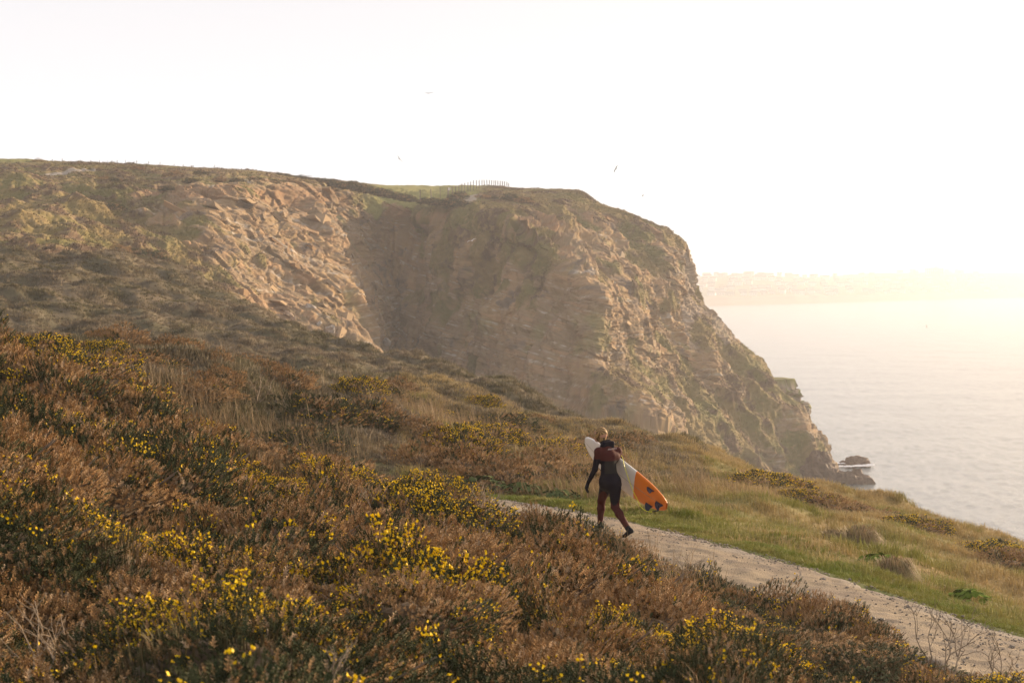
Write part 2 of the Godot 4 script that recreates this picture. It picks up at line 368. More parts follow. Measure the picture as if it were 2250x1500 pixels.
# ---------------------------------------------------------------- the headland
const SHEET := [
	[[-194.37,69.61,-460.00,0.00],[-161.26,69.21,-375.00,0.00],[-143.98,68.61,-330.00,0.00],[-126.60,61.42,-290.00,0.00],[-109.21,54.65,-250.00,0.00],[-96.15,50.15,-220.00,0.00],[-83.10,45.96,-190.00,0.00],[-72.22,41.83,-165.00,0.00],[-65.74,36.83,-150.00,0.00],[-65.74,11.83,-144.00,0.00]],
	[[-160.41,69.14,-460.00,0.00],[-133.08,68.74,-375.00,0.00],[-118.83,68.14,-330.00,0.00],[-104.47,61.42,-290.00,0.00],[-90.12,54.65,-250.00,0.00],[-79.35,50.15,-220.00,0.00],[-68.57,45.96,-190.00,0.00],[-59.60,41.83,-165.00,0.00],[-54.25,36.83,-150.00,0.00],[-54.25,11.83,-144.00,0.00]],
	[[-134.00,68.68,-460.00,0.00],[-111.17,68.28,-375.00,0.00],[-99.26,67.68,-330.00,0.00],[-87.28,60.61,-290.00,0.00],[-76.78,55.25,-255.00,0.00],[-67.78,50.95,-225.00,0.00],[-57.88,46.53,-192.00,0.00],[-50.69,42.29,-168.00,0.00],[-46.83,36.63,-155.00,0.00],[-46.83,11.63,-149.00,0.00]],
	[[-121.42,68.22,-460.00,0.00],[-100.74,67.82,-375.00,0.00],[-89.94,67.22,-330.00,0.00],[-79.08,60.20,-290.00,0.00],[-70.03,55.03,-258.00,0.35],[-61.49,50.48,-230.00,0.20],[-52.93,46.34,-200.00,0.00],[-46.35,42.26,-175.00,0.00],[-42.44,36.42,-160.00,0.00],[-42.44,11.42,-154.00,0.00]],
	[[-112.04,68.08,-462.00,0.00],[-92.95,67.68,-377.00,0.00],[-82.99,67.08,-332.00,0.00],[-73.54,59.61,-294.00,0.00],[-67.19,54.06,-270.00,0.15],[-59.62,49.58,-245.00,0.10],[-51.85,45.51,-222.00,0.00],[-45.58,41.62,-195.00,0.00],[-42.13,35.60,-180.00,0.00],[-42.13,10.60,-174.00,0.00]],
	[[-101.56,67.92,-465.00,0.00],[-84.25,67.52,-380.00,0.00],[-75.23,66.92,-335.00,0.00],[-65.39,59.03,-291.00,0.45],[-60.00,53.53,-272.00,0.55],[-53.61,48.79,-256.00,0.35],[-47.83,44.03,-243.00,0.25],[-43.69,38.86,-225.00,0.30],[-39.85,32.24,-205.00,0.30],[-39.85,7.24,-199.00,0.30]],
	[[-88.82,67.71,-470.00,0.00],[-73.69,67.31,-385.00,0.00],[-65.79,66.71,-340.00,0.00],[-56.14,59.71,-290.00,0.80],[-52.49,54.27,-275.00,1.00],[-48.20,48.56,-262.00,0.80],[-43.55,42.65,-250.00,0.60],[-40.48,37.27,-238.00,0.60],[-38.00,29.92,-225.00,0.60],[-38.00,4.92,-219.00,0.60]],
	[[-75.42,67.71,-480.00,0.00],[-62.57,67.31,-395.00,0.00],[-55.87,66.71,-350.00,0.00],[-47.90,60.62,-300.00,0.90],[-46.02,53.99,-288.00,1.00],[-43.05,47.26,-274.00,1.00],[-39.72,40.40,-262.00,0.90],[-36.87,34.85,-250.00,0.90],[-35.10,27.00,-240.00,0.80],[-35.10,2.00,-234.00,0.80]],
	[[-63.85,67.07,-490.00,0.00],[-52.97,66.67,-405.00,0.00],[-47.30,66.07,-360.00,0.00],[-42.42,61.03,-316.00,0.90],[-39.46,53.60,-300.00,1.00],[-36.68,46.64,-286.00,1.00],[-33.53,40.30,-272.00,1.00],[-30.97,34.53,-260.00,1.00],[-29.46,25.62,-250.00,0.80],[-29.46,0.62,-244.00,0.80]],
	[[-57.87,67.09,-500.00,0.00],[-48.01,66.69,-415.00,0.00],[-42.86,66.09,-370.00,0.00],[-40.00,61.34,-333.00,0.80],[-34.89,55.58,-318.00,1.00],[-31.99,47.71,-303.00,1.00],[-28.41,40.95,-289.00,1.00],[-26.12,34.82,-275.00,1.00],[-24.18,24.04,-262.00,0.80],[-24.18,-0.96,-256.00,0.80]],
	[[-54.07,67.16,-508.00,0.00],[-44.86,66.76,-423.00,0.00],[-40.06,66.16,-378.00,0.00],[-39.27,61.88,-350.00,0.60],[-37.15,56.28,-343.00,0.90],[-34.90,48.02,-335.00,1.00],[-30.10,41.09,-322.00,1.00],[-28.22,33.72,-312.00,1.00],[-26.67,20.43,-300.00,0.80],[-26.67,-4.57,-294.00,0.80]],
	[[-40.92,67.02,-520.00,0.00],[-33.95,66.62,-435.00,0.00],[-30.31,66.02,-390.00,0.00],[-29.49,61.09,-366.00,0.40],[-28.67,54.77,-362.00,0.75],[-28.03,46.56,-360.00,0.85],[-27.32,37.44,-357.00,0.90],[-26.66,28.53,-352.00,0.90],[-25.98,15.08,-345.00,0.80],[-25.98,-4.00,-339.00,0.80]],
	[[-26.07,67.50,-532.00,0.00],[-21.63,67.10,-447.00,0.00],[-19.31,66.50,-402.00,0.00],[-17.42,58.22,-352.00,0.20],[-18.08,52.54,-355.00,0.55],[-19.05,44.50,-354.00,0.70],[-19.29,34.60,-349.00,0.85],[-18.87,26.08,-341.00,0.90],[-18.51,14.07,-334.00,0.80],[-18.51,-4.00,-328.00,0.80]],
	[[-13.04,67.61,-532.00,0.00],[-10.82,67.21,-447.00,0.00],[-9.66,66.61,-402.00,0.00],[-9.84,58.73,-348.00,0.10],[-11.10,52.16,-341.00,0.15],[-12.11,44.45,-342.00,0.30],[-11.29,35.01,-332.00,0.60],[-10.51,26.11,-322.00,0.80],[-10.26,14.01,-314.00,0.70],[-10.26,-4.00,-308.00,0.70]],
	[[-3.80,67.04,-528.00,0.00],[-3.15,66.64,-443.00,0.00],[-2.81,66.04,-398.00,0.00],[-3.85,57.70,-340.00,0.10],[-2.33,49.98,-329.00,0.20],[-1.37,42.54,-322.00,0.35],[-0.44,34.60,-312.00,0.75],[0.00,27.05,-304.00,0.85],[0.42,13.79,-298.00,0.60],[0.42,-4.00,-292.00,0.60]],
	[[3.74,66.25,-522.00,0.00],[3.10,65.85,-437.00,0.00],[2.77,65.25,-392.00,0.00],[-0.28,55.92,-329.00,0.30],[6.67,47.44,-314.00,0.30],[11.20,40.85,-304.00,0.70],[11.79,34.16,-297.00,0.90],[10.39,27.63,-293.00,0.85],[9.48,14.58,-290.00,0.50],[9.48,-4.00,-284.00,0.50]],
	[[7.44,66.03,-520.00,0.00],[6.17,65.63,-435.00,0.00],[5.51,65.03,-390.00,0.00],[0.47,55.59,-330.00,0.60],[8.60,46.63,-313.00,0.60],[15.02,41.88,-303.00,0.80],[16.76,34.84,-297.00,0.95],[15.55,28.04,-293.00,0.80],[15.96,19.70,-288.00,0.50],[15.96,-4.00,-282.00,0.50]],
	[[13.32,65.92,-518.00,0.00],[11.05,65.52,-433.00,0.00],[9.87,64.92,-388.00,0.00],[6.47,58.22,-352.00,0.60],[14.18,48.20,-334.00,0.85],[20.07,40.72,-322.00,0.70],[21.64,32.77,-314.00,0.80],[21.29,25.98,-300.00,0.30],[25.51,17.91,-285.00,0.70],[25.51,-4.00,-279.00,0.70]],
	[[22.09,65.37,-516.00,0.00],[18.33,64.97,-431.00,0.00],[16.36,64.37,-386.00,0.00],[15.01,59.86,-366.00,0.40],[21.30,49.93,-350.00,0.90],[26.81,40.13,-338.00,0.50],[27.61,31.31,-330.00,0.60],[29.71,22.44,-322.00,0.45],[32.17,12.62,-310.00,0.40],[32.17,-4.00,-304.00,0.40]],
	[[28.29,62.23,-514.00,0.00],[23.47,61.83,-429.00,0.00],[20.95,61.23,-384.00,0.00],[21.68,58.54,-374.00,0.40],[27.66,49.66,-362.00,0.40],[32.11,40.01,-352.00,0.70],[33.47,30.40,-342.00,0.75],[37.36,18.90,-333.00,0.50],[41.42,7.07,-320.00,0.35],[41.42,-4.00,-314.00,0.35]],
	[[36.65,60.38,-514.00,0.00],[30.40,59.98,-429.00,0.00],[27.15,59.38,-384.00,0.00],[29.09,56.21,-374.00,0.20],[32.97,48.66,-364.00,0.90],[36.52,38.97,-356.00,0.90],[39.98,28.70,-348.00,0.50],[45.88,16.46,-340.00,0.35],[52.13,1.24,-330.00,0.35],[52.13,-4.00,-324.00,0.35]],
	[[44.96,57.64,-516.00,0.00],[37.30,57.24,-431.00,0.00],[33.30,56.64,-386.00,0.20],[36.04,54.01,-378.00,0.50],[38.24,46.66,-370.00,1.00],[40.75,37.33,-364.00,0.70],[46.97,26.85,-356.00,0.30],[55.87,13.85,-348.00,0.40],[62.06,-1.71,-338.00,0.50],[62.06,-4.00,-332.00,0.50]],
	[[49.40,56.30,-522.00,0.00],[40.99,55.90,-437.00,0.00],[36.60,55.30,-392.00,0.20],[39.21,52.71,-386.00,0.60],[41.22,44.40,-381.00,1.00],[44.34,35.76,-376.00,0.60],[54.31,24.42,-368.00,0.40],[64.82,10.46,-358.00,0.60],[70.83,-3.10,-347.00,0.90],[70.83,-4.00,-341.00,0.90]],
	[[49.32,56.87,-540.00,0.00],[40.92,56.47,-455.00,0.00],[36.54,55.87,-410.00,0.20],[39.83,52.81,-408.00,0.50],[42.41,44.50,-408.00,0.70],[46.26,34.33,-408.00,0.60],[55.90,21.91,-402.00,0.40],[65.95,7.55,-390.00,0.60],[72.63,-7.00,-378.00,0.90],[72.63,-4.00,-372.00,0.90]],
	[[45.77,59.28,-600.00,0.00],[37.97,58.88,-515.00,0.00],[33.90,58.28,-470.00,0.20],[37.36,53.18,-480.00,0.50],[40.10,44.77,-480.00,0.70],[42.86,32.80,-480.00,0.60],[47.35,18.34,-470.00,0.40],[50.52,2.10,-450.00,0.60],[50.77,-6.51,-430.00,0.90],[50.77,-4.00,-424.00,0.90]],
]
var turf_at := []
var turf_tint := PackedColorArray()

# bare footpaths on the headland: polylines of (x, depth)
const TRACKS := [[Vector2(-86.22, 303.00), Vector2(-85.44, 307.00), Vector2(-84.35, 311.00), Vector2(-82.94, 314.00)], [Vector2(-10.65, 352.00), Vector2(-9.82, 358.00), Vector2(-9.36, 364.00), Vector2(-8.05, 370.00)]]
func on_track(p: Vector3) -> float:
	var best := 99.0
	var q := Vector2(p.x, -p.z)
	for t in TRACKS:
		for i in 3: best = minf(best, Geometry2D.get_closest_point_to_segment(q, t[i], t[i + 1]).distance_to(q))
	return 1.0 - smoothstep(1.5, 2.1, best)

func make_headland() -> void:
	var nc := SHEET.size()
	var nr: int = SHEET[0].size()
	# samples per control cell, about 0.32 m apart where the face is in view
	var us := []
	for i in nc - 1:
		var most := 0.0
		for r in range(3, nr - 2):
			most = maxf(most, Vector3(SHEET[i][r][0], SHEET[i][r][1], SHEET[i][r][2]).distance_to(Vector3(SHEET[i + 1][r][0], SHEET[i + 1][r][1], SHEET[i + 1][r][2])))
		var k := clampi(int(most / 0.33), 10, 90)
		if i < 1 or i > nc - 3: k = 20
		for a in k: us.append(i + float(a) / k)
	us.append(nc - 1.0001)
	var vs := []
	var per := [8, 24, 90, 62, 66, 66, 66, 60, 10]
	for r in nr - 1:
		for a in per[r]: vs.append(r + float(a) / per[r])
	vs.append(nr - 1.0001)
	var nu := us.size()
	var nv := vs.size()
	var base := PackedVector3Array()
	var rock := PackedFloat32Array()
	base.resize(nu * nv); rock.resize(nu * nv)
	for i in nu:
		var ci := int(us[i])
		var t: float = us[i] - ci
		var line := PackedVector3Array()
		var rk := PackedFloat32Array()
		for r in nr:
			var q := []
			for o in [-1, 0, 1, 2]:
				var e: Array = SHEET[clampi(ci + o, 0, nc - 1)][r]
				q.append(Vector3(e[0], e[1], e[2]))
			line.append(crom(q[0], q[1], q[2], q[3], t).lerp(q[1].lerp(q[2], t), 0.35))
			rk.append(lerpf(SHEET[ci][r][3], SHEET[mini(ci + 1, nc - 1)][r][3], t))
		for j in nv:
			var cj := int(vs[j])
			var s: float = vs[j] - cj
			var a := line[maxi(cj - 1, 0)]
			var b := line[cj]
			var cc := line[mini(cj + 1, nr - 1)]
			var dd := line[mini(cj + 2, nr - 1)]
			base[i * nv + j] = crom(a, b, cc, dd, s).lerp(b.lerp(cc, s), 0.35)
			rock[i * nv + j] = lerpf(rk[cj], rk[mini(cj + 1, nr - 1)], s)
	var nrm := grid_normals(base, nu, nv, -1.0)
	var n_big := noise(11, 0.035, 3)
	var n_mid := noise(12, 0.14, 4)
	var n_edge := noise(13, 0.09, 4)
	var n_grain := noise(14, 0.7, 3)
	var n_bed := noise(15, 1.0, 3)
	var blk := noise(16, 0.2, 1, FastNoiseLite.TYPE_CELLULAR)
	var blk2 := noise(17, 0.5, 1, FastNoiseLite.TYPE_CELLULAR)
	var blk0 := noise(21, 0.075, 1, FastNoiseLite.TYPE_CELLULAR)
	var blk3 := noise(20, 0.95, 1, FastNoiseLite.TYPE_CELLULAR)
	var cracks := noise(22, 0.17, 1, FastNoiseLite.TYPE_CELLULAR)
	cracks.cellular_return_type = FastNoiseLite.RETURN_DISTANCE2_SUB
	var n_gully := noise(23, 0.055, 3)
	n_gully.fractal_type = FastNoiseLite.FRACTAL_RIDGED
	var n_tone := noise(18, 0.05, 3)
	var n_ridge := noise(19, 0.045, 4)
	n_ridge.fractal_type = FastNoiseLite.FRACTAL_RIDGED
	var ledges := []
	var v := PackedVector3Array()
	var c := PackedColorArray()
	v.resize(nu * nv); c.resize(nu * nv)
	for i in nu:
		for j in nv:
			var k := i * nv + j
			var p := base[k]
			var n := nrm[k]
			# beds dip to the right on the slipped face, and steepen round the point
			var dip := 0.42 if p.x < -20.0 else 0.25
			var q := Vector3(p.x * cos(dip) - p.y * sin(dip), p.x * sin(dip) + p.y * cos(dip), p.z)
			var e := n_edge.get_noise_3dv(p)
			var steep := 1.0 - absf(n.y)
			var r := smoothstep(0.38, 0.58, rock[k] + e * 0.85 + (steep - 0.6) * 0.25 - 0.1 * smoothstep(20.0, 40.0, p.x))
			if vs[j] < 2.6: r *= 0.2
			var big := n_big.get_noise_3dv(p)
			var rid := n_ridge.get_noise_3dv(Vector3(p.x, p.y * 0.45, p.z))
			var bl0 := blk0.get_noise_3dv(Vector3(q.x, q.y * 1.3, q.z))
			var bl := blk.get_noise_3dv(Vector3(q.x * 0.8, q.y * 1.9, q.z * 0.8))
			var bl2 := blk2.get_noise_3dv(Vector3(q.x * 0.6, q.y * 2.2, q.z * 0.6))
			var bl3 := blk3.get_noise_3dv(Vector3(q.x * 0.5, q.y * 2.4, q.z * 0.5))
			var bed := n_bed.get_noise_2d(q.y * 1.3, q.x * 0.05 + q.z * 0.03)
			var mid := n_mid.get_noise_3dv(p)
			var gr := n_grain.get_noise_3dv(p)
			var streak := n_bed.get_noise_3d(p.x * 0.55, p.y * 0.05, p.z * 0.3)
			var face := smoothstep(2.6, 3.4, vs[j])
			# the old cove wall is worn smooth and gullied; the slipped face and the point are fresh, blocky rock
			var worn := smoothstep(-32.0, -24.0, p.x) * (1.0 - smoothstep(8.0, 20.0, p.x))
			var crisp := 1.0 - 0.62 * worn
			var gully := n_gully.get_noise_3d(p.x, p.y * 0.22, p.z * 0.8)
			var disp := face * (gully * lerpf(0.9, 2.6, worn) + big * 2.4 + rid * (1.5 + 1.2 * smoothstep(20.0, 40.0, p.x)) + streak * 0.9 * worn)
			# beds step out like shelves, joints cut them across
			var warp := big * 1.2 + mid * 0.25
			var shelf := fposmod(q.y * 0.36 + warp, 1.0) - 0.5
			var shelf2 := fposmod(q.y * 1.05 + warp * 2.0 + bl * 0.6, 1.0) - 0.5
			var joint := 1.0 - smoothstep(-0.98, -0.86, cracks.get_noise_3dv(Vector3(q.x, q.y * 0.8, q.z)))
			disp += r * (crisp * (bl0 * 0.45 + bl * 0.36 + bl2 * 0.2 + bl3 * 0.09 + bed * 0.08 + shelf * 0.36 + shelf2 * 0.14 - joint * 0.3) + mid * (0.28 + 0.3 * worn) + gr * 0.1)
			disp += (1.0 - r) * (mid * 0.75 + gr * 0.28)
			var dirn := n
			if r > 0.3: dirn = (n + Vector3(0, -n.y * 0.4, 0)).normalized()
			if vs[j] < 2.3: disp *= 0.45
			v[k] = p + dirn * disp
			# colours of rock, soil and turf
			var tone := n_tone.get_noise_3dv(q)
			var col := mixc(Color(0.31, 0.21, 0.105), Color(0.235, 0.172, 0.10), 0.5 + tone * 2.2)
			col = mixc(col, Color(0.36, 0.225, 0.12), smoothstep(0.1, 0.5, bed * 0.7 + bl2 * 0.4) * 0.75)
			col = mixc(col, Color(0.42, 0.36, 0.29), smoothstep(0.25, 0.7, -bed + gr * 0.6))
			col = mixc(col, Color(0.15, 0.115, 0.085), smoothstep(0.25, 0.6, mid + gr * 0.3 - tone * 0.5))
			col = mixc(col, Color(0.21, 0.19, 0.075), smoothstep(0.1, 0.5, e - 0.5 * rid) * 0.7)
			col = mixc(col, Color(0.24, 0.165, 0.10), smoothstep(-0.15, 0.35, streak) * 0.6)
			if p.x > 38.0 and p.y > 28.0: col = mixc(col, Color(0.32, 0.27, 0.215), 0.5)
			var turf := mixc(Color(0.205, 0.15, 0.06), Color(0.155, 0.135, 0.045), 0.5 + n_zone.get_noise_3dv(p * 0.8) * 1.6)
			turf = mixc(turf, Color(0.13, 0.085, 0.05), smoothstep(-0.05, 0.3, mid + e * 0.6))
			turf = mixc(turf, Color(0.24, 0.18, 0.085), smoothstep(0.1, 0.5, gr + 0.3 * e))
			# raw soil under the turf lip
			var soil := (1.0 - absf(vs[j] - 3.25) * 2.6) * rock[k]
			col = mixc(col, mixc(Color(0.30, 0.18, 0.095), Color(0.22, 0.15, 0.085), 0.5 + gr), smoothstep(0.15, 0.5, soil + e * 0.5))
			# the open field on the plateau
			var field := smoothstep(1.75, 1.5, vs[j] + mid * 0.15)
			turf = mixc(turf, Color(0.125, 0.145, 0.035), field * 0.8)
			var grassy := smoothstep(-352.0, -362.0, p.z) * smoothstep(-36.0, -30.0, p.x) * (1.0 - smoothstep(-10.0, -5.0, p.x)) + smoothstep(-92.0, -100.0, p.x) * smoothstep(-316.0, -322.0, p.z)
			turf = mixc(turf, Color(0.23, 0.225, 0.07), clampf(grassy, 0.0, 1.0) * 0.85)
			var track := on_track(p)
			if track > 0.0: turf = mixc(turf, Color(0.34, 0.29, 0.23) * (1.0 + gr * 0.4), track)
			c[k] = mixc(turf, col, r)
			if r > 0.75 and face > 0.9 and crisp > 0.75 and rng.randf() < 0.012: ledges.append([v[k], n, dip, col])
			if r < 0.35 and track <= 0.0 and vs[j] > 1.8 and i % 2 == 0 and j % 2 == 0 and rng.randf() < 0.62:
				var s := rng.randf_range(0.35, 0.8)
				if mid > 0.22: s *= 1.35
				if grassy > 0.4: s *= 0.4
				var tan_ := n.cross(UP).normalized()
				turf_at.append(Transform3D(Basis(UP, rng.randf() * TAU).scaled(Vector3(s, s * rng.randf_range(0.6, 1.0), s)), v[k] - n * 0.08 + tan_ * rng.randf_range(-0.5, 0.5) + n.cross(tan_) * rng.randf_range(-0.4, 0.4)))
				turf_tint.append(turf * rng.randf_range(0.75, 1.3))
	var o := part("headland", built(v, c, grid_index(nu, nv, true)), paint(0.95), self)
	# blocks of harder rock standing proud of the beds
	var kinds := []
	for k in 5:
		var jr := RandomNumberGenerator.new()
		jr.seed = 500 + k
		var cn := []
		for e in 8:
			cn.append(Vector3((e & 1) - 0.5, ((e >> 1) & 1) - 0.5, ((e >> 2) & 1) - 0.5) * Vector3(jr.randf_range(0.7, 1.1), jr.randf_range(0.75, 1.1), jr.randf_range(0.7, 1.1)))
		var bv := PackedVector3Array()
		for f in [[0, 1, 3, 2], [4, 6, 7, 5], [0, 4, 5, 1], [2, 3, 7, 6], [0, 2, 6, 4], [1, 5, 7, 3]]:
			for t in [0, 1, 2, 0, 2, 3]: bv.append(cn[f[t]])
		kinds.append(built(bv, PackedColorArray(), PackedInt32Array()))
	var tones := [plain(Color(0.34, 0.235, 0.13), 0.95, 0.2), plain(Color(0.28, 0.21, 0.135), 0.95, 0.2), plain(Color(0.38, 0.27, 0.16), 0.95, 0.2), plain(Color(0.31, 0.25, 0.18), 0.95, 0.2), plain(Color(0.30, 0.19, 0.10), 0.95, 0.2)]
	for k in range(ledges.size() - 1, 0, -1):
		var sw := rng.randi_range(0, k)
		var tmp = ledges[k]; ledges[k] = ledges[sw]; ledges[sw] = tmp
	for k in mini(100, ledges.size()):
		var e: Array = ledges[k]
		var bn: Vector3 = e[1]
		var blk_o := part("rock_block", kinds[k % 5], tones[(k * 7) % 5], o)
		var size := Vector3(rng.randf_range(1.6, 6.5), rng.randf_range(0.35, 1.0), rng.randf_range(1.6, 2.6))
		if k % 6 == 0: size = Vector3(rng.randf_range(1.5, 3.0), rng.randf_range(1.5, 3.4), 2.4)
		var flat := Vector3(bn.x, 0, bn.z).normalized()
		var b := Basis(UP.cross(flat), UP, flat) * Basis(Vector3(0, 0, 1), -e[2] + rng.randf_range(-0.12, 0.12)) * Basis(UP, rng.randf_range(-0.16, 0.16))
		blk_o.transform = Transform3D(b.scaled_local(size), e[0] - flat * (size.z * 0.5 - rng.randf_range(0.0, 0.3)))
	tag(o, "tall rocky headland with grassy top above the cove", "cliff", "", "structure")

# ---------------------------------------------------------------- sea and far shore
func make_sea() -> void:
	var az := []
	for a in range(-100, -8, 4): az.append(float(a))
	var a1 := -8.0
	while a1 < 24.0:
		az.append(a1); a1 += 0.07
	for a in range(24, 101, 4): az.append(float(a))
	var ds := []
	var d := 60.0
	while d < 9000.0:
		ds.append(d)
		d *= 1.05 if d < 230.0 else (1.0062 if d < 1400.0 else 1.03)
	var nu := az.size()
	var nv := ds.size()
	var v := PackedVector3Array()
	var uv := PackedVector2Array()
	v.resize(nu * nv); uv.resize(nu * nv)
	var swell := noise(51, 0.02, 2)
	var chop := noise(52, 0.2, 3)
	for i in nu:
		var s := sin(deg_to_rad(az[i]))
		var cs := cos(deg_to_rad(az[i]))
		for j in nv:
			var x: float = s * ds[j]
			var z: float = -cs * ds[j]
			var fade := 1.0 - smoothstep(900.0, 2000.0, ds[j])
			v[i * nv + j] = Vector3(x, fade * (swell.get_noise_2d(x * 0.7, z) * 0.28 + chop.get_noise_2d(x, z) * 0.2), z)
			uv[i * nv + j] = Vector2(x, z) / 10.0
	var m := plain(Color(0.12, 0.145, 0.15), 0.15, 0.7)
	var nt := NoiseTexture2D.new()
	nt.width = 1024; nt.height = 1024; nt.seamless = true
	nt.noise = noise(53, 0.012, 5)
	m.heightmap_enabled = true
	m.heightmap_texture = nt
	m.heightmap_scale = 9.0
	var o := part("sea", built(v, PackedColorArray(), grid_index(nu, nv), grid_normals(v, nu, nv), uv), m, self)
	tag(o, "bright rippled sea filling the bay", "sea", "", "structure")

# waterline (x, depth) and height of the land across the bay
const SHORE := [[-700.0, 2350.0, 40.0], [150.0, 2560.0, 46.0], [320.0, 2680.0, 47.0], [470.0, 2880.0, 52.0], [585.0, 3040.0, 50.0], [720.0, 3230.0, 46.0], [840.0, 3400.0, 52.0], [990.0, 3620.0, 61.0], [1250.0, 3950.0, 62.0], [1900.0, 4500.0, 66.0], [2800.0, 5200.0, 60.0]]

func shore_at(x: float) -> Vector2:
	for i in SHORE.size() - 1:
		if x <= SHORE[i + 1][0] or i == SHORE.size() - 2:
			var t: float = (x - SHORE[i][0]) / (SHORE[i + 1][0] - SHORE[i][0])
			return Vector2(lerpf(SHORE[i][1], SHORE[i + 1][1], t), lerpf(SHORE[i][2], SHORE[i + 1][2], t))
	return Vector2(3000, 45)

var n_shore: FastNoiseLite
func shore_h(x: float, back: float) -> float:
	var s := shore_at(x)
	var low := 14.0 + 5.0 * n_shore.get_noise_1d(x * 0.8)
	var h := low * smoothstep(-2.0, 22.0, back) + (s.y - low) * smoothstep(30.0, 420.0, back)
	return h + n_shore.get_noise_2d(x, back) * 3.0 * smoothstep(10.0, 60.0, back)

func make_far_shore() -> void:
	n_shore = noise(61, 0.012, 4)
	var nu := 420
	var nv := 46
	var v := PackedVector3Array()
	var c := PackedColorArray()
	v.resize(nu * nv); c.resize(nu * nv)
	for i in nu:
		var x := lerpf(-700.0, 2800.0, float(i) / (nu - 1))
		for j in nv:
			var back := -6.0 + 900.0 * pow(float(j) / (nv - 1), 1.8)
			var wob := n_shore.get_noise_2d(x * 0.7, 40.0) * 25.0
			var h := shore_h(x, back) - (3.0 if j == 0 else 0.0)
			v[i * nv + j] = Vector3(x, h, -(shore_at(x).x + back + wob))
			var g := n_shore.get_noise_2d(x * 3.0, back * 3.0)
			c[i * nv + j] = mixc(Color(0.20, 0.17, 0.13), mixc(Color(0.08, 0.10, 0.04), Color(0.16, 0.15, 0.08), 0.5 + g), smoothstep(14.0, 40.0, back))
	var o := part("far_shore", built(v, c, grid_index(nu, nv), grid_normals(v, nu, nv)), paint(0.95), self)
	tag(o, "hazy low coast rising across the bay", "coast", "", "structure")

# ---------------------------------------------------------------- camera, sky, sun
func make_camera_and_light() -> void:
	var cam := Camera3D.new()
	cam.name = "camera"
	add_child(cam)
	cam.position = Vector3(0, EYE, 0)
	cam.rotation.x = -atan(135.0 / 3528.0)
	var lens := CameraAttributesPhysical.new()
	lens.frustum_focal_length = 56.45
	lens.frustum_near = 0.1
	lens.frustum_far = 20000.0
	lens.frustum_focus_distance = 26.0
	lens.exposure_aperture = 5.6
	lens.exposure_shutter_speed = 100.0
	cam.attributes = lens
	cam.fov = 24.0
	cam.near = 0.1
	cam.far = 20000.0
	cam.current = true
	var env := Environment.new()
	env.background_mode = Environment.BG_SKY
	env.tonemap_mode = Environment.TONE_MAPPER_LINEAR
	env.tonemap_exposure = 1.85
	var sky := Sky.new()
	var air := ProceduralSkyMaterial.new()
	air.sky_top_color = Color(0.60, 0.595, 0.625)
	air.sky_horizon_color = Color(0.82, 0.812, 0.81)
	air.sky_curve = 0.24
	air.sky_energy_multiplier = 1.0
	air.ground_bottom_color = Color(0.45, 0.47, 0.5)
	air.ground_horizon_color = Color(0.9, 0.9, 0.9)
	air.sun_angle_max = 75.0
	air.sun_curve = 0.36
	sky.sky_material = air
	env.sky = sky
	env.volumetric_fog_enabled = true
	env.volumetric_fog_density = 0.00032
	env.volumetric_fog_albedo = Color(0.95, 0.965, 1.0)
	env.volumetric_fog_anisotropy = 0.36
	env.sdfgi_enabled = true
	env.ssao_enabled = true
	env.ssil_enabled = true
	var we := WorldEnvironment.new()
	we.name = "world_environment"
	we.environment = env
	add_child(we)
	var sun := DirectionalLight3D.new()
	sun.name = "sun"
	add_child(sun)
	var azim := deg_to_rad(49.0)
	var elev := deg_to_rad(13.5)
	sun.look_at_from_position(Vector3.ZERO, -Vector3(sin(azim) * cos(elev), sin(elev), -cos(azim) * cos(elev)), UP)
	sun.light_color = Color(1.0, 0.885, 0.74)
	sun.light_energy = 1.6
	sun.light_angular_distance = 0.6
	sun.shadow_enabled = true

# ---------------------------------------------------------------- gorse, grass and other plants
var bush_kinds := []      # [foliage, blossom, stem] meshes of a bush one metre in radius
var mat_leaf: StandardMaterial3D
var mat_petal: StandardMaterial3D
var mat_wood: StandardMaterial3D
var mat_blade: StandardMaterial3D

